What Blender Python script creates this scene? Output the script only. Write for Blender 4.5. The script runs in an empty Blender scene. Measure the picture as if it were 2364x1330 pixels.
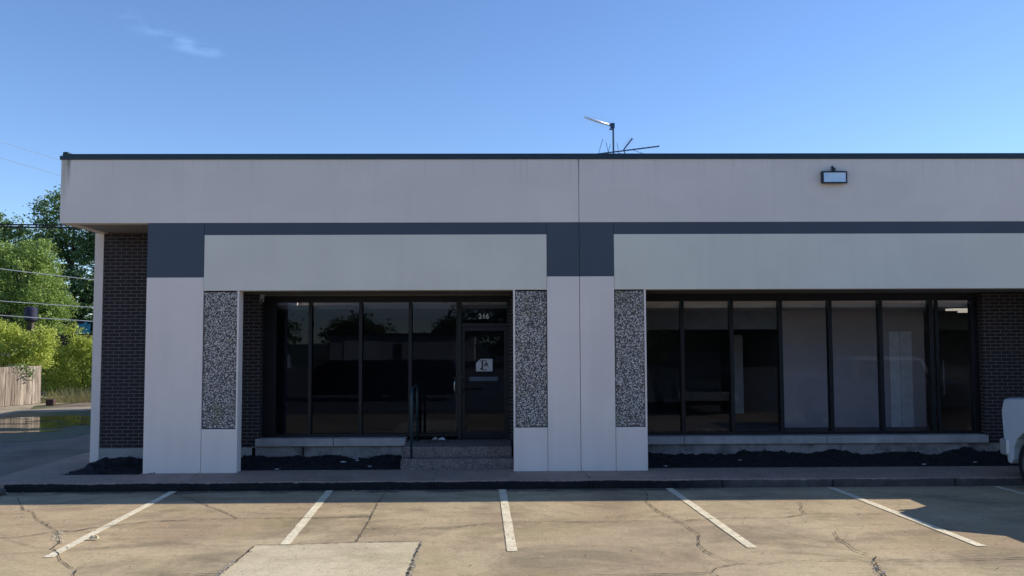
import bpy, bmesh, math, random
import numpy as np
from mathutils import Vector, Matrix
random.seed(7)
S = bpy.context.scene
COL = S.collection

# ------------------------------------------------------------------ camera
F_PX, W_PX = 2000.0, 2364.0
PITCH, YAW, ROLL = math.atan(121/2000.0), math.radians(0.8), 0.004
f = Vector((math.sin(YAW)*math.cos(PITCH), math.cos(YAW)*math.cos(PITCH), math.sin(PITCH)))
r = Vector((math.cos(YAW), -math.sin(YAW), 0.0)); u = r.cross(f)
r2 = r*math.cos(ROLL)-u*math.sin(ROLL); u2 = u*math.cos(ROLL)+r*math.sin(ROLL)
cd = bpy.data.cameras.new('camera'); cam = bpy.data.objects.new('camera', cd); COL.objects.link(cam)
cd.sensor_width = 36.0; cd.lens = 36.0*F_PX/W_PX; cd.clip_start = 0.05; cd.clip_end = 3000
M = Matrix((r2, u2, -f)).transposed().to_4x4(); M.translation = Vector((0, 0, 2.4))
cam.matrix_world = M; S.camera = cam

# ------------------------------------------------------------------ sky, sun, exposure
SUNV = Vector((1.62, 0.363, 1.0)).normalized()
EL = math.asin(SUNV.z); AZ = math.atan2(SUNV.x, SUNV.y)
wd = bpy.data.worlds.new('World'); S.world = wd; wd.use_nodes = True
nt = wd.node_tree; nt.nodes.clear()
out = nt.nodes.new('ShaderNodeOutputWorld'); bg = nt.nodes.new('ShaderNodeBackground')
sky = nt.nodes.new('ShaderNodeTexSky'); sky.sky_type = 'NISHITA'; sky.sun_disc = False
sky.sun_elevation = EL; sky.sun_rotation = AZ
sky.air_density = 1.0; sky.dust_density = 0.0; sky.ozone_density = 2.2; sky.altitude = 100
bg.inputs['Strength'].default_value = 0.12
# thin wisps of cloud, fixed to a direction of the sky
tc = nt.nodes.new('ShaderNodeTexCoord')
def vn(op, a, b=None):
    n = nt.nodes.new('ShaderNodeVectorMath'); n.operation = op
    nt.links.new(a, n.inputs[0])
    if b is not None:
        if isinstance(b, (tuple, Vector)): n.inputs[1].default_value = b
        else: nt.links.new(b, n.inputs[1])
    return n
def mn(op, a, b=0.5, c=None):
    n = nt.nodes.new('ShaderNodeMath'); n.operation = op
    for i, v in enumerate((a, b, c)):
        if v is None: continue
        if isinstance(v, (int, float)): n.inputs[i].default_value = v
        else: nt.links.new(v, n.inputs[i])
    return n.outputs[0]
nrm = vn('NORMALIZE', tc.outputs['Generated'])
def wisp(c, su, sv, tilt):
    c = Vector(c).normalized()
    d = vn('SUBTRACT', nrm.outputs[0], c)
    right = Vector((c.y, -c.x, 0)).normalized(); up = right.cross(c)
    a = right*math.cos(tilt)+up*math.sin(tilt); b = -right*math.sin(tilt)+up*math.cos(tilt)
    da = vn('DOT_PRODUCT', d.outputs[0], a/su); db = vn('DOT_PRODUCT', d.outputs[0], b/sv)
    q = mn('ADD', mn('MULTIPLY', da.outputs['Value'], da.outputs['Value']), mn('MULTIPLY', db.outputs['Value'], db.outputs['Value']))
    return mn('MAXIMUM', mn('SUBTRACT', 1.0, q), 0.0)
nz = nt.nodes.new('ShaderNodeTexNoise'); nz.inputs['Scale'].default_value = 26; nz.inputs['Detail'].default_value = 5
mp = nt.nodes.new('ShaderNodeMapping'); mp.inputs['Scale'].default_value = (1, 1, 3.2)
mp.inputs['Rotation'].default_value = (0, math.radians(10), 0)
nt.links.new(nrm.outputs[0], mp.inputs[0]); nt.links.new(mp.outputs[0], nz.inputs['Vector'])
w1 = wisp((-0.362, 0.986, 0.343), 0.042, 0.011, -0.18)
w2 = wisp((-0.425, 0.986, 0.372), 0.028, 0.012, -0.7)
ww = mn('ADD', w1, mn('MULTIPLY', w2, 0.35))
nzs = mn('MULTIPLY', mn('MAXIMUM', mn('SUBTRACT', nz.outputs[0], 0.42), 0.0), 5.0)
cf = mn('MINIMUM', mn('MULTIPLY', mn('MULTIPLY', ww, nzs), 0.17), 0.14)
mx = nt.nodes.new('ShaderNodeMix'); mx.data_type = 'RGBA'
nt.links.new(cf, mx.inputs['Factor']); nt.links.new(sky.outputs[0], mx.inputs['A'])
mx.inputs['B'].default_value = (5.0, 7.2, 9.5, 1)
tn = nt.nodes.new('ShaderNodeMix'); tn.data_type = 'RGBA'; tn.blend_type = 'MULTIPLY'; tn.inputs['Factor'].default_value = 1
tn.inputs['B'].default_value = (.755, .875, 1.10, 1); nt.links.new(mx.outputs['Result'], tn.inputs['A'])
nt.links.new(tn.outputs['Result'], bg.inputs['Color']); nt.links.new(bg.outputs[0], out.inputs[0])

sd = bpy.data.lights.new('sun', 'SUN'); sd.energy = 4.7; sd.angle = math.radians(0.53); sd.color = (1.0, 0.90, 0.76)
sun = bpy.data.objects.new('sun', sd); COL.objects.link(sun)
sun.rotation_euler = SUNV.to_track_quat('Z', 'Y').to_euler(); sun.location = (30, 10, 30)
S.view_settings.view_transform = 'Standard'; S.view_settings.look = 'None'
S.view_settings.exposure = 0.5; S.view_settings.gamma = 1.0; S.view_settings.use_curve_mapping = False
S.render.engine = 'CYCLES'; S.cycles.max_bounces = 8; S.cycles.transparent_max_bounces = 12
S.cycles.use_denoising = True

# ------------------------------------------------------------------ helpers
def tag(o, label=None, cat=None, group=None, kind=None):
    if label: o['label'] = label
    if cat: o['category'] = cat
    if group: o['group'] = group
    if kind: o['kind'] = kind
    return o
def empty(name, loc=(0, 0, 0), label=None, cat=None, group=None, rz=0):
    o = bpy.data.objects.new(name, None); COL.objects.link(o); o.location = loc; o.rotation_euler = (0, 0, rz)
    o.empty_display_size = 0.2
    return tag(o, label, cat, group)
def copy_tree(o, parent=None):
    c = o.copy(); COL.objects.link(c); c.parent = parent
    for ch in [x for x in COL.objects if x.parent == o]: copy_tree(ch, c)
    return c
def mesh_obj(name, V, Fc, mat, parent=None, smooth=False, loc=(0, 0, 0)):
    me = bpy.data.meshes.new(name); me.from_pydata([tuple(v) for v in V], [], [tuple(x) for x in Fc]); me.update()
    if smooth: me.polygons.foreach_set('use_smooth', [True]*len(me.polygons))
    o = bpy.data.objects.new(name, me); COL.objects.link(o); o.location = loc
    if mat: me.materials.append(mat)
    if parent: o.parent = parent
    return o
def np_obj(name, V, Q, mat, parent=None, smooth=False):
    """V (n,3) floats, Q (m,k) ints"""
    V = np.asarray(V, dtype=np.float32); Q = np.asarray(Q, dtype=np.int32); k = Q.shape[1]
    me = bpy.data.meshes.new(name)
    me.vertices.add(len(V)); me.vertices.foreach_set('co', V.ravel())
    me.loops.add(Q.size); me.loops.foreach_set('vertex_index', Q.ravel())
    me.polygons.add(len(Q)); me.polygons.foreach_set('loop_start', np.arange(0, Q.size, k, dtype=np.int32))
    me.polygons.foreach_set('loop_total', np.full(len(Q), k, dtype=np.int32))
    if smooth: me.polygons.foreach_set('use_smooth', np.ones(len(Q), dtype=bool))
    me.update(calc_edges=True); me.validate()
    me.materials.append(mat)
    o = bpy.data.objects.new(name, me); COL.objects.link(o)
    if parent: o.parent = parent
    return o
class MB:
    def __init__(s): s.V = []; s.F = []
    def box(s, x0, x1, y0, y1, z0, z1):
        n = len(s.V)
        s.V += [(x0, y0, z0), (x1, y0, z0), (x1, y1, z0), (x0, y1, z0), (x0, y0, z1), (x1, y0, z1), (x1, y1, z1), (x0, y1, z1)]
        s.F += [tuple(n+i for i in q) for q in ((0, 3, 2, 1), (4, 5, 6, 7), (0, 1, 5, 4), (1, 2, 6, 5), (2, 3, 7, 6), (3, 0, 4, 7))]
        return s
    def tube(s, pts, rad, seg=8, caps=True):
        pts = [Vector(p) for p in pts]; n0 = len(s.V)
        rads = rad if isinstance(rad, (list, tuple)) else [rad]*len(pts)
        prev = None
        for i, p in enumerate(pts):
            d = (pts[min(i+1, len(pts)-1)]-pts[max(i-1, 0)]).normalized()
            if prev is None:
                a = d.cross(Vector((0, 0, 1)))
                if a.length < 1e-3: a = d.cross(Vector((1, 0, 0)))
            else: a = prev-d*prev.dot(d)
            a.normalize(); prev = a; b = d.cross(a)
            for k in range(seg):
                t = 2*math.pi*k/seg
                s.V.append(tuple(p+(a*math.cos(t)+b*math.sin(t))*rads[i]))
        for i in range(len(pts)-1):
            for k in range(seg):
                k2 = (k+1) % seg
                s.F.append((n0+i*seg+k, n0+i*seg+k2, n0+(i+1)*seg+k2, n0+(i+1)*seg+k))
        if caps:
            s.F.append(tuple(n0+k for k in range(seg))[::-1]); s.F.append(tuple(n0+(len(pts)-1)*seg+k for k in range(seg)))
        return s
    def prism(s, poly, y0, y1, axis='y'):
        """poly in the (a,b) plane, extruded along axis"""
        n = len(s.V); k = len(poly)
        for d in (y0, y1):
            for a, b in poly:
                s.V.append({'y': (a, d, b), 'x': (d, a, b), 'z': (a, b, d)}[axis])
        s.F.append(tuple(range(n, n+k))); s.F.append(tuple(range(n+k, n+2*k))[::-1])
        for i in range(k):
            j = (i+1) % k; s.F.append((n+i, n+k+i, n+k+j, n+j))
        return s
    def build(s, name, mat, parent=None, bevel=0, smooth=False, seg=2):
        o = mesh_obj(name, s.V, s.F, mat, parent, smooth)
        bm = bmesh.new(); bm.from_mesh(o.data); bmesh.ops.recalc_face_normals(bm, faces=bm.faces)
        bm.to_mesh(o.data); bm.free()
        if bevel:
            m = o.modifiers.new('bevel', 'BEVEL'); m.width = bevel; m.segments = seg; m.limit_method = 'ANGLE'; m.angle_limit = math.radians(40)
        return o
def bx(name, mat, parent, x0, x1, y0, y1, z0, z1, bevel=0):
    return MB().box(x0, x1, y0, y1, z0, z1).build(name, mat, parent, bevel)

# ------------------------------------------------------------------ materials
class NT:
    def __init__(s, name):
        s.m = bpy.data.materials.new(name); s.m.use_nodes = True; s.t = s.m.node_tree; s.t.nodes.clear()
        s.o = s.n('ShaderNodeOutputMaterial'); s.p = s.n('ShaderNodeBsdfPrincipled'); s.l(s.p.outputs[0], s.o.inputs[0])
        s.tc = s.n('ShaderNodeTexCoord').outputs['Object']
    def n(s, k, **kw):
        n = s.t.nodes.new(k)
        for a, v in kw.items(): setattr(n, a, v)
        return n
    def l(s, a, b): s.t.links.new(a, b)
    def val(s, sock, v):
        if isinstance(v, bpy.types.NodeSocket): s.l(v, sock)
        elif isinstance(v, (tuple, list)) and len(v) == 3 and sock.type == 'RGBA': sock.default_value = (*v, 1)
        else: sock.default_value = v
    def noise(s, scale, detail=4, rough=0.55, vec=None, scl=None, out=0, dist=0):
        v = vec or s.tc
        if scl:
            m = s.n('ShaderNodeMapping'); m.inputs['Scale'].default_value = scl; s.l(v, m.inputs[0]); v = m.outputs[0]
        n = s.n('ShaderNodeTexNoise'); s.l(v, n.inputs['Vector'])
        n.inputs['Scale'].default_value = scale; n.inputs['Detail'].default_value = detail; n.inputs['Roughness'].default_value = rough
        n.inputs['Distortion'].default_value = dist
        return n.outputs[out]
    def ramp(s, fac, a, b, lo=0.0, hi=1.0):
        n = s.n('ShaderNodeMapRange'); s.l(fac, n.inputs['Value'])
        n.inputs['From Min'].default_value = a; n.inputs['From Max'].default_value = b
        n.inputs['To Min'].default_value = lo; n.inputs['To Max'].default_value = hi; return n.outputs[0]
    def mix(s, f, a, b, mode='MIX'):
        n = s.n('ShaderNodeMix', data_type='RGBA', blend_type=mode)
        s.val(n.inputs['Factor'], f); s.val(n.inputs['A'], a); s.val(n.inputs['B'], b); return n.outputs['Result']
    def math(s, op, a, b=0.0):
        n = s.n('ShaderNodeMath', operation=op); s.val(n.inputs[0], a); s.val(n.inputs[1], b); return n.outputs[0]
    def bump(s, h, strength=0.3, dist=0.01):
        n = s.n('ShaderNodeBump'); n.inputs['Strength'].default_value = strength; n.inputs['Distance'].default_value = dist
        s.l(h, n.inputs['Height']); s.l(n.outputs[0], s.p.inputs['Normal'])
    def set(s, **kw):
        for k, v in kw.items(): s.val(s.p.inputs[k.replace('_', ' ')], v)
        return s.m
def simple(name, col, rough=0.6, metal=0.0, var=0.12, scale=6, bump=0, **kw):
    t = NT(name); nz = t.noise(scale)
    c = t.mix(t.ramp(nz, .3, .7), tuple(x*(1-var) for x in col), tuple(min(1, x*(1+var)) for x in col))
    if bump: t.bump(t.noise(scale*12, 3), bump, .004)
    return t.set(Base_Color=c, Roughness=rough, Metallic=metal, **kw)

def mat_paint(name, col, stain=0.1):
    t = NT(name)
    big = t.ramp(t.noise(0.9, 5), .35, .7); streak = t.ramp(t.noise(3.0, 4, scl=(1.4, 1.4, .12)), .45, .8)
    c = t.mix(big, tuple(x*.95 for x in col), tuple(min(1, x*1.03) for x in col))
    c = t.mix(t.math('MULTIPLY', streak, stain), c, tuple(x*.62 for x in col))
    sp = t.noise(140, 2); t.bump(t.math('ADD', sp, t.math('MULTIPLY', t.noise(3, 3), .9)), .25, .004)
    return t.set(Base_Color=c, Roughness=.75)
WHITE = mat_paint('white paint', (.92, .785, .69), .2)
LINTEL = mat_paint('pale paint', (.82, .755, .625))
NAVY = mat_paint('slate paint', (.075, .090, .118), .1)
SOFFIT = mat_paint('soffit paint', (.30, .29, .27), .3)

def fascia_mat():
    t = NT('fascia paint'); col = (.88, .765, .665)
    big = t.ramp(t.noise(0.9, 5), .35, .7)
    c = t.mix(big, tuple(x*.96 for x in col), tuple(x*1.03 for x in col))
    streak = t.ramp(t.noise(2.4, 4, scl=(2.2, 2.2, .10)), .5, .85)
    c = t.mix(t.math('MULTIPLY', streak, .16), c, tuple(x*.7 for x in col))
    sz = t.n('ShaderNodeSeparateXYZ'); t.l(t.tc, sz.inputs[0])
    drip = t.math('MULTIPLY', t.ramp(t.noise(5.0, 4, scl=(3.2, 3.2, .10)), .56, .74), t.ramp(sz.outputs[2], 5.0, 5.6))
    c = t.mix(t.math('MULTIPLY', drip, .2), c, (.34, .31, .27))
    patch = t.ramp(t.noise(.55, 1, scl=(1, 1, 2)), .52, .53); c = t.mix(t.math('MULTIPLY', patch, .12), c, tuple(x*.82 for x in col))
    # rain-washed run marks hanging from the left end of the coping
    sx = t.n('ShaderNodeSeparateXYZ'); t.l(t.tc, sx.inputs[0])
    def run(x0, w, z1, z0, k):
        d = t.math('ABSOLUTE', t.math('SUBTRACT', sx.outputs[0], x0))
        a = t.ramp(t.math('ADD', d, t.math('MULTIPLY', t.math('SUBTRACT', t.noise(9, 2, scl=(1, 1, .4)), .5), w*.8)), w, 0.0)
        b = t.ramp(sx.outputs[2], z0, z1); return t.math('MULTIPLY', t.math('MULTIPLY', a, b), k)
    c = t.mix(run(-7.56, .05, 5.62, 5.05, 1.0), c, (.17, .165, .11))
    c = t.mix(run(-7.63, .09, 5.62, 4.7, .75), c, (.34, .36, .24))
    c = t.mix(run(1.40, .03, 5.62, 5.3, .4), c, (.2, .2, .2))
    t.bump(t.math('ADD', t.noise(140, 2), t.math('MULTIPLY', t.noise(3, 3), .9)), .25, .004)
    return t.set(Base_Color=c, Roughness=.75)
FASCIA = fascia_mat()

def brick_mat(name, c1, c2, mortar):
    t = NT(name)
    sx = t.n('ShaderNodeSeparateXYZ'); t.l(t.tc, sx.inputs[0])
    cb = t.n('ShaderNodeCombineXYZ'); t.l(t.math('ADD', sx.outputs[0], sx.outputs[1]), cb.inputs[0]); t.l(sx.outputs[2], cb.inputs[1])
    wob = t.noise(3, 2); off = t.n('ShaderNodeVectorMath', operation='ADD'); t.l(cb.outputs[0], off.inputs[0])
    wv = t.n('ShaderNodeCombineXYZ'); t.l(t.math('MULTIPLY', t.math('SUBTRACT', wob, .5), .008), wv.inputs[1]); t.l(wv.outputs[0], off.inputs[1])
    b = t.n('ShaderNodeTexBrick'); t.l(off.outputs[0], b.inputs['Vector'])
    b.offset = .5; b.inputs['Scale'].default_value = 1
    b.inputs['Brick Width'].default_value = .2035; b.inputs['Row Height'].default_value = .0677
    b.inputs['Mortar Size'].default_value = .0048; b.inputs['Mortar Smooth'].default_value = .15; b.inputs['Bias'].default_value = 0
    b.inputs['Color1'].default_value = (*c1, 1); b.inputs['Color2'].default_value = (*c2, 1); b.inputs['Mortar'].default_value = (*mortar, 1)
    c = t.mix(t.ramp(t.noise(30, 4), .3, .75), b.outputs['Color'], (.5, .5, .5), 'MULTIPLY')
    c = t.mix(.45, b.outputs['Color'], c)
    c = t.mix(t.math('MULTIPLY', t.ramp(t.noise(1.1, 4), .5, .75), .3), c, (.05, .045, .05))
    h = t.math('ADD', t.math('MULTIPLY', b.outputs['Fac'], -1.0), t.math('MULTIPLY', t.noise(160, 3), .15))
    t.bump(h, .8, .006)
    return t.set(Base_Color=c, Roughness=.8)
BRICK = brick_mat('brown brick', (.036, .020, .021), (.020, .015, .018), (.24, .21, .19))
def rough_concrete(name, col, dark, sc=2.0, dirt=.6, bump=.5, speck=0.0):
    t = NT(name)
    c = t.mix(t.ramp(t.noise(sc, 6, .62), .35, .68), tuple(x*.72 for x in col), col)
    c = t.mix(t.math('MULTIPLY', t.ramp(t.noise(sc*.55, 5, .7, dist=.4), .5, .68), dirt), c, dark)
    if speck:
        v = t.n('ShaderNodeTexVoronoi'); v.inputs['Scale'].default_value = 55; t.l(t.tc, v.inputs['Vector'])
        c = t.mix(t.math('MULTIPLY', t.ramp(v.outputs['Distance'], .5, .15), speck), c, tuple(min(1, x*2.6) for x in col))
        c = t.mix(t.ramp(t.noise(90, 2), .5, .7, 0, .7), c, dark)
    t.bump(t.math('ADD', t.noise(60, 4), t.math('MULTIPLY', t.noise(6, 4), 2.0)), bump, .01)
    return t.set(Base_Color=c, Roughness=.85)
FOUND = rough_concrete('old foundation concrete', (.36, .32, .29), (.09, .08, .075), 5, .9)
SILL = rough_concrete('sill concrete', (.50, .46, .43), (.20, .19, .18), 3, .4, .3)
WALK = rough_concrete('aggregate pavement', (.33, .235, .18), (.13, .10, .08), 2.5, .55, .8, .55)
STEP = rough_concrete('aggregate steps', (.19, .15, .135), (.04, .034, .032), 9, .6, 1.0, 1.0)
def curb_mat():
    t = NT('worn curb'); sx = t.n('ShaderNodeSeparateXYZ'); t.l(t.tc, sx.inputs[0])
    k = t.ramp(t.math('ADD', sx.outputs[0], t.math('MULTIPLY', t.math('SUBTRACT', t.noise(1.5, 3), .5), 1.6)), 2.9, 3.7)
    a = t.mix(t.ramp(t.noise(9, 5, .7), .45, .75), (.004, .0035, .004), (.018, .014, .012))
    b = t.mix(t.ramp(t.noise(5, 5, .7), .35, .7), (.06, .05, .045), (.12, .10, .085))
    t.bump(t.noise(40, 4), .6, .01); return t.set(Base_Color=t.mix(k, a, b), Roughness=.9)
CURB = curb_mat()
SOILM = rough_concrete('dark mulch', (.010, .010, .013), (.004, .004, .005), 14, .5, 1.0)
ASPH = rough_concrete('alley asphalt', (.21, .165, .13), (.085, .07, .055), .8, .8, .5)
DIRT = rough_concrete('pale packed dirt', (.36, .31, .22), (.16, .13, .09), 1.4, .6, .8)
GROUND = rough_concrete('far ground', (.09, .10, .05), (.05, .06, .025), .3, .6, .5)

def lot_mat(name, a, b, stain, patch=False):
    t = NT(name)
    c = t.mix(t.ramp(t.noise(.35, 7, .6, dist=.6), .38, .62), a, b)
    c = t.mix(t.math('MULTIPLY', t.ramp(t.noise(.8, 7, .68, scl=(.7, 1.05, 1), dist=.7), .47, .63), .72), c, stain)       # broad oil and tyre stains
    c = t.mix(t.math('MULTIPLY', t.ramp(t.noise(3.2, 5, .7, scl=(.7, 1.2, 1)), .52, .72), .38), c, tuple(x*.75 for x in stain))
    c = t.mix(t.math('MULTIPLY', t.ramp(t.noise(1.7, 6, .65, scl=(.5, 2.2, 1), dist=.5), .55, .75), .45), c, tuple(min(1, x*1.28) for x in b))
    c = t.mix(t.math('MULTIPLY', t.ramp(t.noise(22, 5, .75), .44, .72), .45), c, tuple(x*.55 for x in a))
    hue = t.ramp(t.noise(.22, 3, .5), .42, .60)
    c = t.mix(t.math('MULTIPLY', hue, .9), c, (1.0, .94, .89), 'MULTIPLY')
    moss = t.math('MULTIPLY', t.ramp(t.noise(.5, 5, .6, scl=(1, 1.4, 1)), .52, .66), t.ramp(t.noise(6, 4, .7), .35, .6))
    c = t.mix(t.math('MULTIPLY', moss, .45), c, (.30, .27, .11))
    mk = t.noise(9, 3, .75, scl=(.6, 2.6, 1), dist=1.5)
    c = t.mix(t.math('MULTIPLY', t.math('MULTIPLY', t.ramp(mk, .655, .69), t.ramp(t.noise(1.4, 2), .45, .55)), .8), c, (.06, .045, .03))
    c = t.mix(t.math('MULTIPLY', t.ramp(t.noise(13, 3, .7, scl=(.6, 2.2, 1), dist=1), .66, .71), .5), c, (.66, .58, .42))
    # dark grime along the curb
    sx = t.n('ShaderNodeSeparateXYZ'); t.l(t.tc, sx.inputs[0])
    edge = t.ramp(t.math('ADD', sx.outputs[1], t.math('MULTIPLY', t.math('SUBTRACT', t.noise(1.3, 5, .65), .5), .9)), 13.90, 14.08)
    inx = t.ramp(sx.outputs[0], 3.0, 3.6, 1, .25)
    c = t.mix(t.math('MULTIPLY', t.math('MULTIPLY', edge, inx), .85), c, (.03, .03, .035))
    v = t.n('ShaderNodeTexVoronoi'); v.inputs['Scale'].default_value = 7; t.l(t.tc, v.inputs['Vector'])
    pit = t.ramp(t.math('ADD', v.outputs['Distance'], t.math('MULTIPLY', t.noise(20, 2), .15)),   .20, .12)
    keep = t.ramp(t.noise(2.6, 3), .46, .50)
    c = t.mix(t.math('MULTIPLY', t.math('MULTIPLY', pit, keep), .7), c, tuple(x*.25 for x in a))
    grit = t.noise(48, 5, .8)
    c = t.mix(t.math('MULTIPLY', t.ramp(grit, .54, .70), .35), c, tuple(min(1, x*1.35) for x in b))
    c = t.mix(t.math('MULTIPLY', t.ramp(grit, .46, .30), .40), c, tuple(x*.45 for x in a))
    t.bump(t.math('ADD', t.math('MULTIPLY', t.noise(90, 4, .7), .8), t.math('MULTIPLY', t.noise(5, 4), 1.5)), .9, .010)
    return t.set(Base_Color=c, Roughness=.88)
LOT = lot_mat('worn concrete', (.355, .272, .172), (.505, .415, .260), (.18, .145, .088))
PATCH = lot_mat('newer concrete', (.54, .465, .315), (.64, .56, .385), (.36, .29, .18))
CRACK = simple('crack grime', (.020, .016, .012), .95, scale=20)
CHIP = simple('broken concrete edge', (.42, .38, .31), .9, scale=40, var=.35, bump=.5)

def stripe_mat():
    t = NT('worn road paint')
    c = t.mix(t.ramp(t.noise(5, 5), .4, .7), (.66, .59, .42), (.82, .75, .56))
    tr = t.n('ShaderNodeBsdfTransparent'); ms = t.n('ShaderNodeMixShader')
    wear = t.ramp(t.noise(16, 6, .75), .58, .66); wear2 = t.ramp(t.noise(70, 3, .6), .60, .68)
    t.set(Base_Color=c, Roughness=.7)
    t.l(t.math('MAXIMUM', wear, wear2), ms.inputs[0]); t.l(t.p.outputs[0], ms.inputs[1]); t.l(tr.outputs[0], ms.inputs[2]); t.l(ms.outputs[0], t.o.inputs[0])
    return t.m
STRIPE = stripe_mat()
def pebble_mat():
    t = NT('pebbles'); g = t.n('ShaderNodeNewGeometry').outputs['Random Per Island']
    cr = t.n('ShaderNodeValToRGB'); t.l(g, cr.inputs[0]); e = cr.color_ramp.elements
    e[0].color = (.20, .18, .17, 1); e[1].color = (.96, .87, .78, 1)
    for p, c in ((.15, (.36, .33, .31)), (.5, (.76, .68, .62)), (.8, (.88, .78, .70))):
        q = e.new(p); q.color = (*c, 1)
    c = t.mix(t.ramp(t.noise(2.6, 3), .56, .70, 0, .6), cr.outputs[0], (.36, .37, .16), 'MIX')   # lichen
    c = t.mix(t.ramp(t.noise(60, 3), .35, .7, 0, .5), c, (.18, .18, .18), 'MULTIPLY')
    return t.set(Base_Color=c, Roughness=.6)
PEBBLE = pebble_mat()
MORTAR = simple('dark mortar bed', (.12, .108, .10), .9, bump=.5)
DARKM = simple('dark bronze aluminium', (.011, .011, .014), .42, .3)
CAPM = simple('coping metal', (.030, .052, .066), .5, .3)
GREENM = simple('green painted steel', (.025, .055, .060), .4, .2)
STEEL = simple('brushed steel', (.5, .5, .52), .3, .9)
JOINT = simple('joint sealant', (.34, .31, .30), .8)
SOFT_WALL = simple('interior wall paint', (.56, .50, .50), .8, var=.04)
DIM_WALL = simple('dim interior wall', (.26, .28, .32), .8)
CEIL = simple('ceiling tile', (.85, .82, .80), .9, var=.04)
CARPET = simple('interior carpet', (.20, .17, .17), .95)

def glass_mat(name, tint, spec=1.0):
    t = NT(name); t.t.nodes.remove(t.p)
    tr = t.n('ShaderNodeBsdfTransparent'); tr.inputs[0].default_value = (*tint, 1)
    gl = t.n('ShaderNodeBsdfGlossy'); gl.inputs['Roughness'].default_value = .0
    b = t.n('ShaderNodeBump'); b.inputs['Strength'].default_value = .08; b.inputs['Distance'].default_value = .01
    t.l(t.noise(.9, 2), b.inputs['Height']); t.l(b.outputs[0], gl.inputs['Normal'])
    fr = t.n('ShaderNodeFresnel'); fr.inputs[0].default_value = 1.52
    gl.inputs[0].default_value = (*spec, 1)
    ms = t.n('ShaderNodeMixShader'); t.l(fr.outputs[0], ms.inputs[0]); t.l(tr.outputs[0], ms.inputs[1]); t.l(gl.outputs[0], ms.inputs[2])
    t.l(ms.outputs[0], t.o.inputs[0]); return t.m
GLASS = glass_mat('tinted glass', (.42, .45, .52), (.36, .42, .56))
GLASS_B = glass_mat('lightly tinted glass', (.95, .95, .97), (.42, .47, .58))


# ------------------------------------------------------------------ ground and paving
def sheet(name, poly, z, mat, parent=None, kind=None):
    o = mesh_obj(name, [(x, y, z) for x, y in poly], [tuple(range(len(poly)))], mat, parent)
    if kind: tag(o, kind=kind)
    return o
sheet('ground', [(-900, -900), (900, -900), (900, 900), (-900, 900)], -.012, GROUND, kind='structure')
sheet('street', [(-90, -44), (100, -44), (100, 5.01), (-90, 5.01)], -.004, simple('street asphalt', (.11, .105, .10), .9, scale=.7, var=.3), kind='structure')
lot = sheet('parking_lot', [(-60, 5.0), (70, 5.0), (70, 14.26), (-60, 14.26)], 0.0, LOT, kind='structure')
alley = sheet('alley', [(-17.0, 14.27), (-8.3, 14.27), (-8.3, 70), (-17.2, 70), (-17.0, 40), (-16.7, 34), (-16.9, 28), (-17.2, 20)], -.004, ASPH, kind='structure')
def blob_poly(cx, cy, rx, ry, n=40, j=.2, seed=1, rot=0):
    rn = random.Random(seed); ph = [rn.uniform(0, 6.28) for _ in range(4)]; P = []
    for i in range(n):
        a = 2*math.pi*i/n; k = 1+j*(math.sin(2*a+ph[0])*.4+math.sin(3*a+ph[1])*.4+math.sin(5*a+ph[2])*.3+math.sin(9*a+ph[3])*.2)
        x, y = rx*k*math.cos(a), ry*k*math.sin(a); P.append((cx+x*math.cos(rot)-y*math.sin(rot), cy+x*math.sin(rot)+y*math.cos(rot)))
    return P
# pale dirt verge at the fence
rn = random.Random(3)
vergeR = [(-16.9+.5*math.sin(y*.9)+rn.uniform(-.15, .15), y) for y in [12+1.0*i for i in range(58)]]
sheet('dirt_verge', vergeR+[(-40, 69), (-40, 12)], .004, DIRT, kind='structure')
def water_mat():
    t = NT('puddle water'); t.bump(t.noise(7, 4), .25, .01)
    tr = t.n('ShaderNodeBsdfTransparent'); ms = t.n('ShaderNodeMixShader'); t.l(t.ramp(t.noise(1.1, 6, .7, scl=(.5, 1.6, 1)), .50, .58), ms.inputs[0])
    t.set(Base_Color=(.02, .022, .02), Roughness=.04, IOR=1.33)
    t.l(t.p.outputs[0], ms.inputs[1]); t.l(tr.outputs[0], ms.inputs[2]); t.l(ms.outputs[0], t.o.inputs[0]); return t.m
WATER = water_mat()
sheet('puddle', blob_poly(-13.9, 26.6, 2.4, 1.9, 60, .35, 5), .006, WATER, kind='structure')
sheet('puddle', blob_poly(-14.2, 23.4, 1.9, .45, 50, .5, 9, .25), .006, WATER, kind='structure')
mud = simple('damp mud', (.05, .06, .035), .5, scale=3, var=.4)
sheet('wet_mud', blob_poly(-14.2, 26.4, 3.0, 5.6, 60, .3, 12), 0.0005, mud, kind='structure')
sheet('dirt_patch', blob_poly(-15.6, 31.2, 1.7, 1.2, 40, .3, 14, .4), .0075, DIRT, kind='structure')

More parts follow.
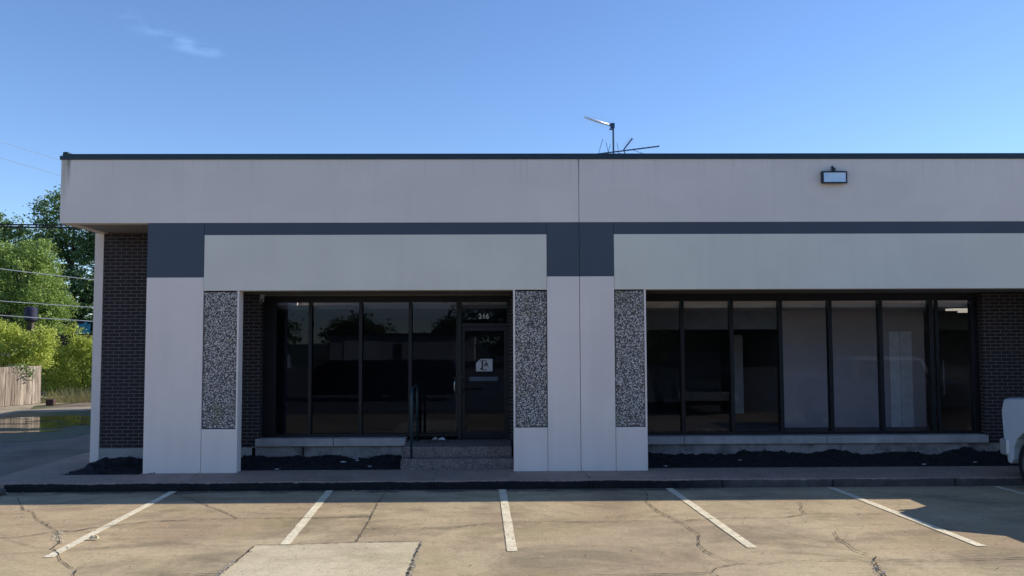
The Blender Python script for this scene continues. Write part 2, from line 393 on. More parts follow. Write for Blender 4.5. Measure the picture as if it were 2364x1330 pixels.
# parking stripes
for x0, y0, x1, y1 in ((-5.24, 14.12, -5.05, 9.90), (-2.74, 14.12, -2.55, 10.43), (.03, 14.12, .13, 10.02), (2.72, 14.12, 2.90, 10.10), (5.34, 14.12, 5.56, 10.10), (8.03, 14.12, 8.25, 10.1), (-7.9, 14.12, -7.7, 10.0)):
    w = .058 if x0 > -7 else .055
    rr = random.Random(int(x0*100)); L = []; Rr = []
    for i in range(25):
        k = i/24; x = x0+(x1-x0)*k; y = y0+(y1-y0)*k
        L.append((x-w+rr.uniform(-.004, .004), y)); Rr.append((x+w+rr.uniform(-.004, .004), y))
    V = [(x, y, .0075) for x, y in L+Rr]; n = 25
    mesh_obj('parking_stripe', V, [(i, i+1, n+i+1, n+i) for i in range(24)], STRIPE, lot)
sheet('concrete_patch', [(-2.88, 10.385), (-1.72, 10.50), (-.955, 10.52), (-.965, 9.03), (-1.0, 7.2), (-2.9, 7.2), (-2.88, 9.5)], .004, PATCH, lot)
# cracks
CR = [(.020, [(-7.5, 13.7), (-6.84, 12.68), (-6.59, 12.47), (-6.3, 12.01), (-5.98, 11.65), (-5.75, 11.37), (-5.62, 11.24), (-5.43, 10.87), (-5.27, 10.57), (-5.22, 10.3), (-5.08, 10.14), (-4.86, 9.79), (-4.63, 9.5), (-4.48, 9.36), (-4.3, 8.9)]),
(.017, [(-5.62, 11.24), (-5.4, 11.23), (-5.27, 11.42), (-4.96, 11.61), (-4.63, 11.81), (-3.61, 11.96), (-2.62, 11.96), (-1.76, 12.02)]),
(.013, [(-5.15, 13.9), (-4.54, 13.23), (-4.2, 12.79), (-3.93, 12.46), (-3.57, 11.96)]),
(.020, [(-1.82, 14.18), (-1.82, 13.04), (-1.77, 12.05), (-1.74, 11.24), (-1.72, 10.5)]),
(.016, [(-2.88, 10.39), (-2.88, 10.02), (-2.88, 9.54), (-2.89, 9.1), (-2.9, 8.2)]),
(.026, [(-.95, 10.52), (-.96, 9.96), (-.95, 9.39), (-.96, 9.03), (-.98, 8.2)]),
(.014, [(-2.88, 10.39), (-2.53, 10.39), (-2.08, 10.46), (-1.72, 10.5), (-1.36, 10.51), (-.95, 10.52)]),
(.013, [(-7.2, 10.95), (-6.6, 10.9), (-6.13, 10.87), (-5.92, 10.91), (-5.78, 11.06), (-5.62, 11.24)]),
(.007, [(-6.06, 10.83), (-5.74, 10.59), (-5.48, 10.39), (-5.2, 10.28)]),
(.013, [(-4.5, 9.41), (-4.35, 9.46), (-4.24, 9.51)]), (.014, [(-3.52, 9.12), (-2.89, 9.13)]),
(.020, [(2.3, 14.17), (2.27, 13.53), (2.16, 12.9), (2.2, 12.25), (2.3, 11.79), (2.36, 11.51), (2.4, 11.17), (2.45, 10.8), (2.32, 10.28), (2.32, 9.91), (2.44, 9.59), (2.53, 9.38), (2.78, 9.37), (3.12, 9.45), (3.37, 9.49), (3.78, 9.5), (4.03, 9.47)]),
(.012, [(2.53, 9.38), (2.25, 9.21), (2.17, 9.04), (2.19, 8.94), (2.3, 8.4)]), (.014, [(2.17, 9.04), (1.83, 9.0), (1.49, 8.98), (.93, 8.99)]),
(.013, [(-1.75, 11.24), (-1.17, 11.25), (-.61, 11.28), (-.22, 11.48), (.05, 11.56), (.34, 11.58), (.92, 11.58), (1.38, 11.57), (1.91, 11.59), (2.36, 11.51)]),
(.014, [(2.36, 11.51), (2.53, 11.64), (3.0, 11.74), (3.59, 11.75), (3.86, 11.77), (4.18, 11.99), (4.58, 12.01), (5.17, 11.96), (5.36, 11.98)]),
(.010, [(4.41, 12.91), (4.34, 12.57), (4.21, 12.25), (4.19, 12.02)]), (.026, [(4.03, 9.47), (3.94, 9.16), (3.84, 8.6)]),
(.014, [(4.03, 9.47), (4.12, 9.61), (4.02, 9.91), (4.05, 10.18), (4.05, 10.51), (4.15, 10.87)]),
(.013, [(4.1, 9.52), (4.43, 9.46), (4.79, 9.45), (5.7, 9.52), (6.8, 9.5)])]
def crack(pts, w, seed, mat=CRACK, z=.0105, jit=1.0, name='crack', par=None, zf=None):
    rn = random.Random(seed); P = [Vector((x, y)) for x, y in pts]; Q = [P[0]]
    for a, b in zip(P, P[1:]):
        n = max(2, int((b-a).length/.045)); d = (b-a).normalized(); nn = Vector((-d.y, d.x))
        for i in range(1, n+1):
            Q.append(a+(b-a)*i/n+nn*rn.uniform(-.012, .012)*jit*(0 if i == n else 1))
    V = []
    for i, p in enumerate(Q):
        d = (Q[min(i+1, len(Q)-1)]-Q[max(0, i-1)]).normalized(); nn = Vector((-d.y, d.x))
        ww = w*((.66 if w >= .02 else 1.15) if name == 'crack' else 1)*rn.uniform(.2, 1.4)*(.35 if i in (0, len(Q)-1) else 1)
        V += [(*(p+nn*ww*.5), z), (*(p-nn*ww*.5), z)]
    return mesh_obj(name, V, [(2*i, 2*i+1, 2*i+3, 2*i+2) for i in range(len(Q)-1)], mat, par)
for i, (w, pts) in enumerate(CR):
    crack(pts, w, i, par=lot, z=.0105+.0003*i)
# pavement chips broken off the widest cracks
def chips(pts, n, seed, spread=.03):
    rn = random.Random(seed); b = MB()
    for _ in range(n):
        k = rn.randrange(len(pts)-1); t = rn.random(); x = pts[k][0]*(1-t)+pts[k+1][0]*t+rn.uniform(-spread, spread)+.0; y = pts[k][1]*(1-t)+pts[k+1][1]*t+rn.uniform(-spread, spread)
        s = rn.uniform(.004, .012); a = rn.uniform(0, 3)
        b.prism([(x+s*math.cos(a+q)*rn.uniform(.7, 1.2), y+s*math.sin(a+q)*rn.uniform(.7, 1.2)) for q in (0, 1.4, 2.7, 4.2)], .010, .012+s*.7, 'z')
    return b.build('crumbled_concrete', CHIP, lot)
o = chips([(-.93, 10.5), (-.93, 9.1), (-.95, 8.6)], 130, 4); tag(o, kind='stuff')
o = chips([(-2.90, 9.7), (-2.90, 9.0)], 60, 5); tag(o, kind='stuff')
o = chips([(-5.62, 11.24), (-5.43, 10.87), (-5.27, 10.57)], 60, 6, .06); tag(o, kind='stuff')
o = chips([(3.95, 9.3), (3.84, 8.7)], 40, 8, .05); tag(o, kind='stuff')
rn_ = np.random.RandomState(17); m_ = 900
gx, gy = rn_.uniform(-9, 8, m_), rn_.uniform(8.7, 14.0, m_); k_ = rn_.rand(m_) < .3; gy[k_] = 14.08-np.abs(rn_.normal(0, .10, k_.sum()))
P_ = np.stack([gx, gy, np.full(m_, .013)], -1); gv = [[-1, -.6, 0], [.9, -.8, 0], [1.1, .5, 0], [-.7, .9, 0], [.1, .1, .9]]
sz_ = rn_.uniform(.003, .012, (m_, 1, 1)); an_ = rn_.uniform(0, 6.28, m_); G = np.array(gv)[None]*sz_*rn_.uniform(.7, 1.3, (m_, 5, 3))
G = np.stack([G[..., 0]*np.cos(an_)[:, None]-G[..., 1]*np.sin(an_)[:, None], G[..., 0]*np.sin(an_)[:, None]+G[..., 1]*np.cos(an_)[:, None], G[..., 2]], -1)+P_[:, None]
GT = NT('loose grit'); GT.set(Base_Color=GT.mix(GT.n('ShaderNodeNewGeometry').outputs['Random Per Island'], (.05, .035, .02), (.5, .44, .32)), Roughness=.9)
Qg = (np.array([[0, 1, 4], [1, 2, 4], [2, 3, 4], [3, 0, 4]])[None]+(np.arange(m_)*5)[:, None, None]).reshape(-1, 3)
tag(np_obj('loose_grit', G.reshape(-1, 3), Qg, GT.m), 'small grit and leaf bits scattered on the parking lot concrete', 'grit', kind='stuff')
LEAF_DRY = simple('dry leaf', (.16, .10, .05), .8)

# pavement (one raised slab with a rounded lip), its left arm runs back along the alley
ZT = .140
def walk():
    outer = [(30, 14.24), (-7.95, 14.20), (-8.15, 14.26), (-8.32, 14.45), (-8.46, 15.0), (-8.50, 15.8), (-8.46, 46), (-7.5, 46), (-7.5, 15.06), (-6.2, 15.06), (-6.2, 15.45), (30, 15.45)]
    b = MB().prism(outer, -.03, ZT, 'z').build('pavement', WALK, None, .03, seg=3); return tag(b, kind='structure')
walk()
# soot-black worn curb face in front of the slab: rough strip
rn = random.Random(5); V = []; Fq = []; n = 700
for i in range(n+1):
    x = -7.97+i*(30+7.97)/n; y = 14.2+.04*(x+7.6)/37
    top = ZT-.012-abs(rn.gauss(0, .006)) - .01*math.sin(x*1.7)**2
    V += [(x, y-.028+rn.uniform(-.004, .004), -.01), (x, y-.022+rn.uniform(-.006, .006), top-.03), (x, y-.006+rn.uniform(-.004, .004), top), (x, y+.03, top-.012)]
    if i: a = 4*(i-1); Fq += [(a, a+4, a+5, a+1), (a+1, a+5, a+6, a+2), (a+2, a+6, a+7, a+3)]
tag(mesh_obj('curb', V, Fq, CURB, None, True), kind='structure')
for xj, a in ((1.41, .06), (-5.22, .2), (5.4, 0), (7.4, 0), (3.6, 0), (-1.1, 0), (-3.2, 0)):
    m = .014 if abs(xj-1.41) < .01 else .007
    crack([(xj, 15.42), (xj+a*.3, 14.9), (xj+a, 14.23)], m, int(xj*10)+50, z=ZT+.0022, jit=.25, name='pavement_joint').__setitem__('kind', 'structure')
    bj = MB().box(xj+a-.006, xj+a+.006, 14.160, 14.20, 0.0, ZT-.02).build('curb_joint', CRACK); tag(bj, kind='structure')
# separate old curb length at the left
cb = MB().box(-13.0, -7.82, 13.72, 14.02, -.02, .10).build('old_curb', rough_concrete('old curb concrete', (.10, .10, .09), (.03, .035, .03), 3, .6), None, .05, seg=3)
tag(cb, kind='structure')

# planting beds
def mulch_mat():
    t = NT('bark chips'); g = t.n('ShaderNodeNewGeometry').outputs['Random Per Island']
    c = t.mix(t.ramp(g, .6, 1.0), (.010, .008, .008), (.06, .045, .035)); return t.set(Base_Color=c, Roughness=.9)
MULCH = mulch_mat()
def bed(x0, x1, y0, y1, zr, seed):
    rn = np.random.RandomState(seed); nx = int((x1-x0)/.035); ny = int((y1-y0)/.035)
    X, Y = np.meshgrid(np.linspace(x0, x1, nx), np.linspace(y0, y1, ny), indexing='ij')
    t = (Y-y0)/(y1-y0)
    Z = .115+(zr-.115)*t**1.2
    for _ in range(14):
        a, b, p, q = rn.uniform(.6, 9), rn.uniform(.6, 9), rn.uniform(0, 6), rn.uniform(0, 6)
        Z += .012*t*np.sin(a*X+p)*np.sin(b*Y+q)
    for _ in range(30):
        a, b, p, q = rn.uniform(8, 40), rn.uniform(8, 40), rn.uniform(0, 6), rn.uniform(0, 6)
        Z += .004*np.sin(a*X+p+2*np.sin(Y*5))*np.sin(b*Y+q)
    for _ in range(int((x1-x0)*2)):
        cx, w = rn.uniform(x0, x1), rn.uniform(.06, .22); Z += rn.uniform(-.03, .035)*np.exp(-((X-cx)/w)**2)*t**3
    Z += rn.normal(0, .006, Z.shape)
    V = np.stack([X, Y, Z], -1).reshape(-1, 3); I = np.arange(nx*ny).reshape(nx, ny)
    Q = np.stack([I[:-1, :-1], I[1:, :-1], I[1:, 1:], I[:-1, 1:]], -1).reshape(-1, 4)
    so = tag(np_obj('planting_soil', V, Q, SOILM, None), kind='structure')
    m_ = int((x1-x0)*700); k = rn.randint(0, nx*ny, m_); P = V[k]+rn.normal(0, .01, (m_, 3))*[1, 1, .2]+[0, 0, .006]
    a = rn.normal(size=(m_, 3)); a[:, 2] *= .35; a /= np.linalg.norm(a, axis=1)[:, None]; b2 = rn.normal(size=(m_, 3)); b2 -= a*(a*b2).sum(1)[:, None]; b2 /= np.linalg.norm(b2, axis=1)[:, None]
    a *= rn.uniform(.008, .028, (m_, 1)); b2 *= rn.uniform(.003, .009, (m_, 1))
    W = np.stack([P-a-b2, P+a-b2, P+a+b2, P-a+b2], 1).reshape(-1, 3)
    tag(np_obj('bark_mulch', W, np.arange(m_*4).reshape(-1, 4), MULCH, None), 'dark bark mulch chips scattered over the planting bed by the wall', 'mulch', kind='stuff')
    return so
bed(-4.85, -1.70, 15.40, 16.58, .235, 1); bed(2.2, 14, 15.40, 16.58, .25, 2); bed(-7.50, -5.8, 15.05, 16.58, .19, 3)

# ------------------------------------------------------------------ the building
B = empty('office_building', (0, 15.15, 0), 'long low grey-white office building with slate pilasters and pebble panels', 'building')
B.location = (0, 0, 0)
XE = 24.0; YP = 15.15; YB = 16.6; YBACK = 33.0
# fascia
bx('fascia', FASCIA, B, -7.69, 1.393, YP, YP+.2, 4.475, 5.60, .006)
bx('fascia', FASCIA, B, 1.402, XE, YP, YP+.2, 4.475, 5.60, .006)
bx('fascia', FASCIA, B, -7.69, -7.49, YP+.201, YBACK, 4.475, 5.60, .006)
bx('joint_filler', JOINT, B, 1.382, 1.412, YP+.03, YP+.19, .2, 5.59)
# coping
cp = MB().box(-7.71, XE, YP-.02, YP+.22, 5.597, 5.665).build('coping', CAPM, B, .004)
MB().box(-7.67, XE, YP-.005, YP+.26, 5.666, 5.700).build('coping', CAPM, B, .004)
bx('coping', CAPM, B, -7.71, -7.45, YP+.221, YBACK, 5.597, 5.69, .004)
bx('coping_corner', CAPM, B, -7.66, -7.575, YP-.012, YP+.3, 5.701, 5.735, .004)
# soffit of the front overhang, with its shadow gap at the left rim
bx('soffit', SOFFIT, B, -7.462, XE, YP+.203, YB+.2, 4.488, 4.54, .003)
bx('soffit_trim', DARKM, B, -7.489, -7.463, YP+.203, YB+.2, 4.50, 4.54)
# corner column / side wall
bx('side_wall', WHITE, B, -7.735, -7.565, YB-.02, YBACK, .02, 4.474, .008)
# brick walls
bx('brick_wall', BRICK, B, -7.563, -4.56, YB, YB+.36, .40, 4.487)
bx('plinth', SILL, B, -7.563, -4.62, YB-.03, YB+.35, .05, .399, .006)
bx('brick_wall', BRICK, B, .19, 2.35, YB, YB+.36, .42, 3.285)
bx('brick_wall', BRICK, B, 9.31, XE, YB, YB+.36, .40, 3.27)
bx('plinth', FOUND, B, 9.33, XE, YB-.02, YB+.3, .05, .399, .006)
# pilasters
def pilaster(x0, x1):
    bx('pilaster', WHITE, B, x0, x1, YP, YP+.25, .13, 3.518, .005)
    bx('pilaster_head', NAVY, B, x0, x1, YP, YP+.25, 3.5185, 4.4745, .004)
pilaster(-6.155, -5.170); pilaster(.826, 1.392); pilaster(1.402, 2.003)
ico = bmesh.new(); bmesh.ops.create_icosphere(ico, subdivisions=1, radius=1)
IV = np.array([v.co[:] for v in ico.verts]); IF = np.array([[v.index for v in q.verts] for q in ico.faces]); ico.free()
def pebbles(x0, x1, z0, z1, y, seed, parent):
    rn = np.random.RandomState(seed); s = .0300; C = []
    nx, nz = int((x1-x0)/s), int((z1-z0)/(s*.88))
    for j in range(nz):
        for i in range(nx):
            if rn.rand() < .06: continue
            cx = x0+(i+.5+(.25 if j % 2 else -.25))*(x1-x0)/nx+rn.normal(0, .0058); cz = z0+(j+.5)*(z1-z0)/nz+rn.normal(0, .0058)
            if x0+.008 < cx < x1-.008 and z0+.008 < cz < z1-.008: C.append((cx, cz))
    C = np.array(C); n = len(C)
    R = rn.uniform(.0095, .0195, (n, 1, 3)); R[:, :, 1] = rn.uniform(.006, .011, (n, 1))
    V = IV[None]*R*(1+rn.normal(0, .13, (n, len(IV), 1)))
    a = rn.uniform(0, 6.28, n); ca, sa = np.cos(a)[:, None], np.sin(a)[:, None]
    x = V[..., 0]*ca-V[..., 2]*sa; z = V[..., 0]*sa+V[..., 2]*ca
    P = np.stack([x+C[:, 0:1], V[..., 1]+y+rn.uniform(-.004, .003, (n, 1)), z+C[:, 1:2]], -1)
    Q = (IF[None]+(np.arange(n)*len(IV))[:, None, None]).reshape(-1, 3)
    return np_obj('pebbles', P.reshape(-1, 3), Q, PEBBLE, parent)
def wing(x0, x1, outer, seed):
    """panel beside a pilaster: plain foot, pebble field with a thin rim on the outer side"""
    bx('wing_panel', WHITE, B, x0, x1, YP+.004, YP+.25, .135, .888, .005)
    rim = .032
    if outer > 0: a, b_ = x0+.004, x1-rim; bx('panel_rim', WHITE, B, x1-rim, x1, YP+.004, YP+.25, .890, 3.284, .004)
    else: a, b_ = x0+rim, x1-.004; bx('panel_rim', WHITE, B, x0, x0+rim, YP+.004, YP+.25, .890, 3.284, .004)
    st = bx('stone_panel', MORTAR, B, a+.001, b_-.001, YP+.028, YP+.25, .9, 3.265)
    pebbles(a, b_, .905, 3.262, YP+.024, seed, st)
wing(-5.163, -4.548, 1, 11); wing(.232, .820, -1, 12); wing(2.010, 2.560, 1, 13)
wing(10.2, 10.8, -1, 14); pilaster(10.806, 12.0)
# lintels and the slate band above them
def lintel(x0, x1):
    bx('lintel_panel', LINTEL, B, x0, x1, YP+.003, YP+.25, 3.286, 4.262, .005)
    bx('upper_band', NAVY, B, x0, x1, YP+.005, YP+.25, 4.264, 4.4745, .004)
lintel(-5.166, .822); lintel(2.008, 10.80); lintel(12.004, XE)
# porch soffits
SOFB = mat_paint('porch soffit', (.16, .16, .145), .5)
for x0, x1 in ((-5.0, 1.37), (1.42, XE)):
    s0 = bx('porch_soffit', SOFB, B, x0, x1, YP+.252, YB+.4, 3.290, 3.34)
for xs in (-3.7, -2.2, -.7): bx('soffit_seam', JOINT, B, xs-.006, xs+.006, YP+.26, YB-.05, 3.284, 3.289)
bx('soffit_trim', SOFB, B, -4.54, .18, YB-.01, YB+.02, 3.262, 3.288)
# foundations and sills
bx('foundation', FOUND, B, -4.70, -1.86, YB-.03, YB+.3, .02, .419, .012)
bx('foundation', FOUND, B, 2.2, 9.32, YB-.03, YB+.3, .02, .419, .012)
bx('sill', SILL, B, -4.62, -3.155, YB-.09, YB+.30, .421, .566, .012); bx('sill', SILL, B, -3.147, -1.79, YB-.09, YB+.30, .421, .566, .012)
for a, b_ in ((2.2, 3.48), (3.488, 6.2), (6.208, 9.30)): bx('sill', SILL, B, a, b_, YB-.09, YB+.30, .421, .566, .010)
# roof, back and interior
bx('roof', simple('roof membrane', (.12, .12, .12), .9), B, -7.48, XE-.1, YP+.21, YBACK-.1, 5.2, 5.3)
bx('rear_wall', WHITE, B, -7.56, XE, YBACK-.2, YBACK-.01, .02, 4.47)
bx('end_wall', WHITE, B, XE-.2, XE-.005, YB+.37, YBACK-.21, .02, 4.47)
bx('interior_floor', CARPET, B, -7.5, XE-.3, YB+.37, YBACK-.25, .40, .50)
bx('ceiling', CEIL, B, -7.5, XE-.3, YB+.37, YBACK-.25, 3.025, 3.10)
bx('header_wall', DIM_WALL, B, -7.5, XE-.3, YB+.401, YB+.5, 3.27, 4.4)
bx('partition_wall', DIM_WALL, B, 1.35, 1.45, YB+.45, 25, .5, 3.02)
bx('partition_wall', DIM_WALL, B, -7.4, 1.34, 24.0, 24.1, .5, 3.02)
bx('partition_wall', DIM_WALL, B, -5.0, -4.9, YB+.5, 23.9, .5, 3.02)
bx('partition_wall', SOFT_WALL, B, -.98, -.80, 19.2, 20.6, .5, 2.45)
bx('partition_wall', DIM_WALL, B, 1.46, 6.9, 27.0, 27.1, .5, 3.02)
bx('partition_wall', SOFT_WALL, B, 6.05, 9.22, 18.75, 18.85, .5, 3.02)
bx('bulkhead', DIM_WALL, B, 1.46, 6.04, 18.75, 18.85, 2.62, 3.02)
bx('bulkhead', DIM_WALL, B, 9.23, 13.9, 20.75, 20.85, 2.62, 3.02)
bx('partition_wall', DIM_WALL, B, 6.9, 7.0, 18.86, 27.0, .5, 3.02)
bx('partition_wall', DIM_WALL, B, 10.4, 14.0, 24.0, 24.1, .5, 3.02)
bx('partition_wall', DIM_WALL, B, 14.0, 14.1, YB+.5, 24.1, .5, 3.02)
bx('door_leaf', simple('pale door', (.95, .92, .90), .5), B, 8.43, 8.66, 18.70, 18.745, .5, 2.56)
bx('door_leaf', simple('pale door panel', (.92, .90, .88), .5), B, 8.67, 8.92, 18.70, 18.745, .5, 2.56)
bx('door_leaf', simple('pale door leaf', (.9, .88, .88), .5), B, 5.95, 6.28, 22.4, 22.45, .5, 2.52)
DIFF = NT('lit diffuser'); DIFF.set(Base_Color=(.8, .8, .7), Roughness=.5, Emission_Color=(1.0, .93, .78), Emission_Strength=.30); DIFF = DIFF.m
for cx, cy in ((10.0, 18.0), (10.95, 19.3), (13.4, 18.5), (12.6, 21.5)):
    bx('ceiling_light', DIFF, B, cx-.6, cx+.6, cy-.15, cy+.15, 2.985, 3.023)

# storefront glazing
YG = 16.85
def glazing(xs, x0, x1, w=.065, jambL=.0, jambR=.0, zb=.567, zt=3.150, skip=()):
    s = bx('head_rail', DARKM, B, x0, x1, YG-.09, YG+.06, zt, 3.288, .003)
    bx('sill_rail', DARKM, s, x0, x1, YG-.075, YG+.05, zb, zb+.055, .003) if not skip else bx('sill_rail', DARKM, s, x0, skip[0], YG-.075, YG+.05, zb, zb+.055, .003)
    for x in xs: bx('mullion', DARKM, s, x-w/2, x+w/2, YG-.08, YG+.05, zb+.056, zt-.001, .003)
    bx('jamb', DARKM, s, x0, x0+jambL, YG-.085, YG+.05, zb+.056, zt-.001, .003)
    bx('jamb', DARKM, s, x1-jambR, x1, YG-.085, YG+.05, zb+.056, zt-.001, .003)
    e = [x0+jambL-w/2]+list(xs)+[x1-jambR+w/2]
    return s, e
s1, e1 = glazing([-3.66, -2.69, -1.735], -4.558, -.812, jambL=.25, jambR=.03)
def pane(a, b_, z0, z1, par, y=YG, tilt=0.0, name='pane', m=GLASS):
    return mesh_obj(name, [(a, y, z0), (b_, y+tilt, z0), (b_, y+tilt, z1), (a, y, z1)], [(0, 1, 2, 3)], m, par)
rn = random.Random(21)
for a, b_ in zip(e1, e1[1:]): pane(a+.03, b_-.03, .60, 3.152, s1, tilt=rn.uniform(-.006, .006))
s2, e2 = glazing([3.535, 4.495, 5.45, 6.42, 7.41, 8.40], 2.36, 9.308, w=.075, jambL=.08, jambR=.12)
for a, b_ in zip(e2, e2[1:]): pane(a+.035, b_-.035, .60, 3.152, s2, tilt=rn.uniform(-.006, .006), m=GLASS_B)
bx('door_stile', DARKM, s2, 8.50, 8.56, YG-.04, YG+.02, .623, 3.149, .003)
MB().tube([(8.60, YG-.04, 1.30), (8.60, YG-.10, 1.33), (8.60, YG-.10, 1.95), (8.60, YG-.04, 1.98)], .010).build('pull_handle', simple('dull pull', (.12, .12, .13), .4, .5), s2, smooth=True)
# entrance door with transom
s3 = bx('head_rail', DARKM, B, -.811, .189, YG-.09, YG+.06, 3.151, 3.288, .003)
bx('jamb', DARKM, s3, -.811, -.745, YG-.10, YG+.05, .50, 3.150, .003); bx('jamb', DARKM, s3, .135, .189, YG-.10, YG+.05, .50, 3.150, .003)
tr = pane(-.746, .136, 2.74, 3.152, B, name='transom')
bx('transom_bar', DARKM, tr, -.744, .134, YG-.08, YG+.04, 2.665, 2.735, .003)
door = MB()
door.V = []; x0, x1, z0, z1 = -.740, .130, .512, 2.660; t_ = .055; bt = .15
for (a, b_, c, d) in ((x0, x0+t_, z0, z1), (x1-t_, x1, z0, z1), (x0+t_, x1-t_, z1-.07, z1), (x0+t_, x1-t_, z0, z0+bt)): door.box(a, b_, YG-.045, YG, c, d)
dr = door.build('door', DARKM, B)
pane(x0+t_-.004, x1-t_+.004, z0+bt-.004, z1-.066, dr, y=YG-.02)
MB().tube([(-.865, YG-.05, 1.40), (-.872, YG-.10, 1.41), (-.878, YG-.115, 1.45), (-.878, YG-.115, 1.60), (-.872, YG-.10, 1.64), (-.865, YG-.05, 1.65)], .011).build('handle', STEEL, dr, smooth=True)
bx('handle_plate', DARKM, dr, -.885, -.845, YG-.05, YG-.035, 1.36, 1.69)
MB().tube([(-.712, YG-.05, 1.40), (-.712, YG-.10, 1.42), (-.712, YG-.10, 1.62), (-.712, YG-.05, 1.64)], .011).build('handle', simple('dark pull', (.05, .05, .06), .3, .6), dr, smooth=True)
MB().tube([(-.755, YG-.055, 1.72), (-.755, YG-.046, 1.72)], .018, 16).build('lock_cylinder', STEEL, dr)
bx('push_bar', simple('push bar aluminium', (.75, .85, .85), .4), dr, -.60, -.04, YG+.02, YG+.07, 1.615, 1.70, .006)
def text_mesh(txt, size, loc, mat, parent, name, bold=0.0, ext=.001, align='CENTER'):
    c = bpy.data.curves.new(name, 'FONT'); c.body = txt; c.size = size; c.align_x = align; c.extrude = ext; c.offset = bold
    o = bpy.data.objects.new(name, c); COL.objects.link(o)
    bpy.context.view_layer.update()
    me = bpy.data.meshes.new_from_object(o.evaluated_get(bpy.context.evaluated_depsgraph_get()))
    bpy.data.objects.remove(o); me.name = name
    me.transform(Matrix.Translation(loc) @ Matrix.Rotation(math.pi/2, 4, 'X'))
    m = bpy.data.objects.new(name, me); COL.objects.link(m); me.materials.clear(); me.materials.append(mat)
    if parent: m.parent = parent
    return m
NUMW = simple('white vinyl', (.75, .76, .78), .5)
text_mesh('216', .140, (-.315, YG-.006, 2.82), NUMW, tr, 'address_number', bold=.0015)
# paper sign on the door glass
sg = MB().prism([(-.468, 1.805), (-.468, 1.965), (-.378, 2.045), (-.148, 2.045), (-.148, 1.805)], YG-.026, YG-.0235, 'y').build('door_sign', simple('sign paper', (.52, .52, .54), .6))
tag(sg, 'white paper sign with black J and A letters taped to the glass entrance door', 'sign')
INK = simple('black ink', (.01, .01, .012), .6)
text_mesh('J', .17, (-.345, YG-.028, 1.885), INK, sg, 'letter', bold=.006)
text_mesh('A', .125, (-.268, YG-.028, 1.90), INK, sg, 'letter', bold=.004)
text_mesh('Floors', .044, (-.318, YG-.028, 1.827), INK, sg, 'lettering', bold=.0012)
bx('top_bar', INK, sg, -.385, -.262, YG-.0285, YG-.027, 2.003, 2.016)

# entrance steps
st = empty('entrance_steps', (-.8, 16.1, 0), 'dark exposed-aggregate concrete steps leading up to the glass entrance door', 'steps'); st.location = (0, 0, 0)
MB().box(-1.765, .205, 15.70, YG+.35, .05, .500).build('landing', STEP, st, .014)
MB().box(-1.755, .225, 15.40, 15.698, .05, .322).build('step', STEP, st, .014)
# handrail
hr = empty('handrail', (0, 0, 0), 'dark green painted steel handrail at the left side of the entrance steps', 'handrail')
MB().tube([(-1.575, 15.50, .322), (-1.575, 15.50, 1.40), (-1.575, 15.53, 1.50), (-1.575, 15.60, 1.545), (-1.575, 15.75, 1.56), (-1.575, 16.35, 1.56), (-1.575, 16.48, 1.545), (-1.575, 16.54, 1.49), (-1.575, 16.55, 1.40), (-1.575, 16.55, .50)], .024, 10).build('rail', GREENM, hr, smooth=True)
MB().tube([(-1.575, 15.52, .95), (-1.575, 16.53, .95)], .018, 8).build('mid_rail', GREENM, hr, smooth=True)
for y, z in ((15.50, .323), (16.55, .501)): bx('foot_plate', GREENM, hr, -1.625, -1.525, y-.05, y+.05, z, z+.01)
# doormat and crumpled papers on the landing
mt = bx('doormat', simple('grey mat', (.09, .085, .08), .95, bump=.6), None, -1.38, -.98, 16.42, 16.68, .502, .510, .003); tag(mt, 'small flat grey mat in front of the fixed pane beside the entrance door', 'doormat')
def crumple(name, loc, s, seed, mat):
    rn = random.Random(seed); n = 7; V = []; Fq = []
    for i in range(n):
        for j in range(n):
            V.append((loc[0]+(i/(n-1)-.5)*s[0]+rn.uniform(-.008, .008), loc[1]+(j/(n-1)-.5)*s[1]+rn.uniform(-.008, .008), loc[2]+rn.uniform(.004, s[2])*(1 if 0 < i < n-1 and 0 < j < n-1 else .6)))
    for i in range(n-1):
        for j in range(n-1): a = i*n+j; Fq.append((a, a+n, a+n+1, a+1))
    o = mesh_obj(name, V, Fq, mat); m = o.modifiers.new('thick', 'SOLIDIFY'); m.thickness = .002; return o
PAP = simple('crumpled paper', (.62, .66, .62), .8)
tag(crumple('crumpled_paper', (-1.11, 16.62, .508), (.13, .12, .06), 1, PAP), 'crumpled pale green-white paper on the mat by the entrance, the larger one', 'litter')
tag(crumple('crumpled_paper', (-1.24, 16.64, .508), (.10, .10, .07), 2, simple('brown paper', (.42, .38, .36), .8)), 'smaller torn beige paper scrap left of the larger paper on the mat', 'litter')
# litter on the soil
tag(crumple('litter_scrap', (-4.93, 10.75, .012), (.13, .05, .05), 88, simple('yellowed paper', (.7, .62, .4), .8)), 'yellowish crumpled scrap on the sunlit concrete right of the leftmost stripe', 'litter')
lit = [(-2.86, 15.98, .19, 'pale stick of litter lying on dark soil before the left window'), (-2.62, 16.1, .20, 'small pale chip of litter on dark soil right of the pale stick'),
       (-3.95, 15.55, .13, 'small pale scrap on dark soil near the left pebble panel'), (-2.35, 15.75, .14, 'thin pale leaf on soil beside the entrance steps'),
       (4.37, 15.9, .19, 'small white scrap on soil left of centre in front of the right windows'), (7.6, 15.6, .14, 'pale leaf on soil under the sixth right-hand pane'),
       (8.6, 15.75, .15, 'flat pale scrap on soil near the white pickup truck'), (2.95, 15.62, .13, 'tiny pale scrap on soil next to the right pebble panel')]
for i, (x, y, z, lb) in enumerate(lit):
    o = crumple('litter_scrap', (x, y, z+.006), (.10 if i == 0 else .06, .03, .02), 30+i, PAP); tag(o, lb, 'litter', 'pale scraps on the planting soil')
    o.rotation_euler = (0, 0, 0)
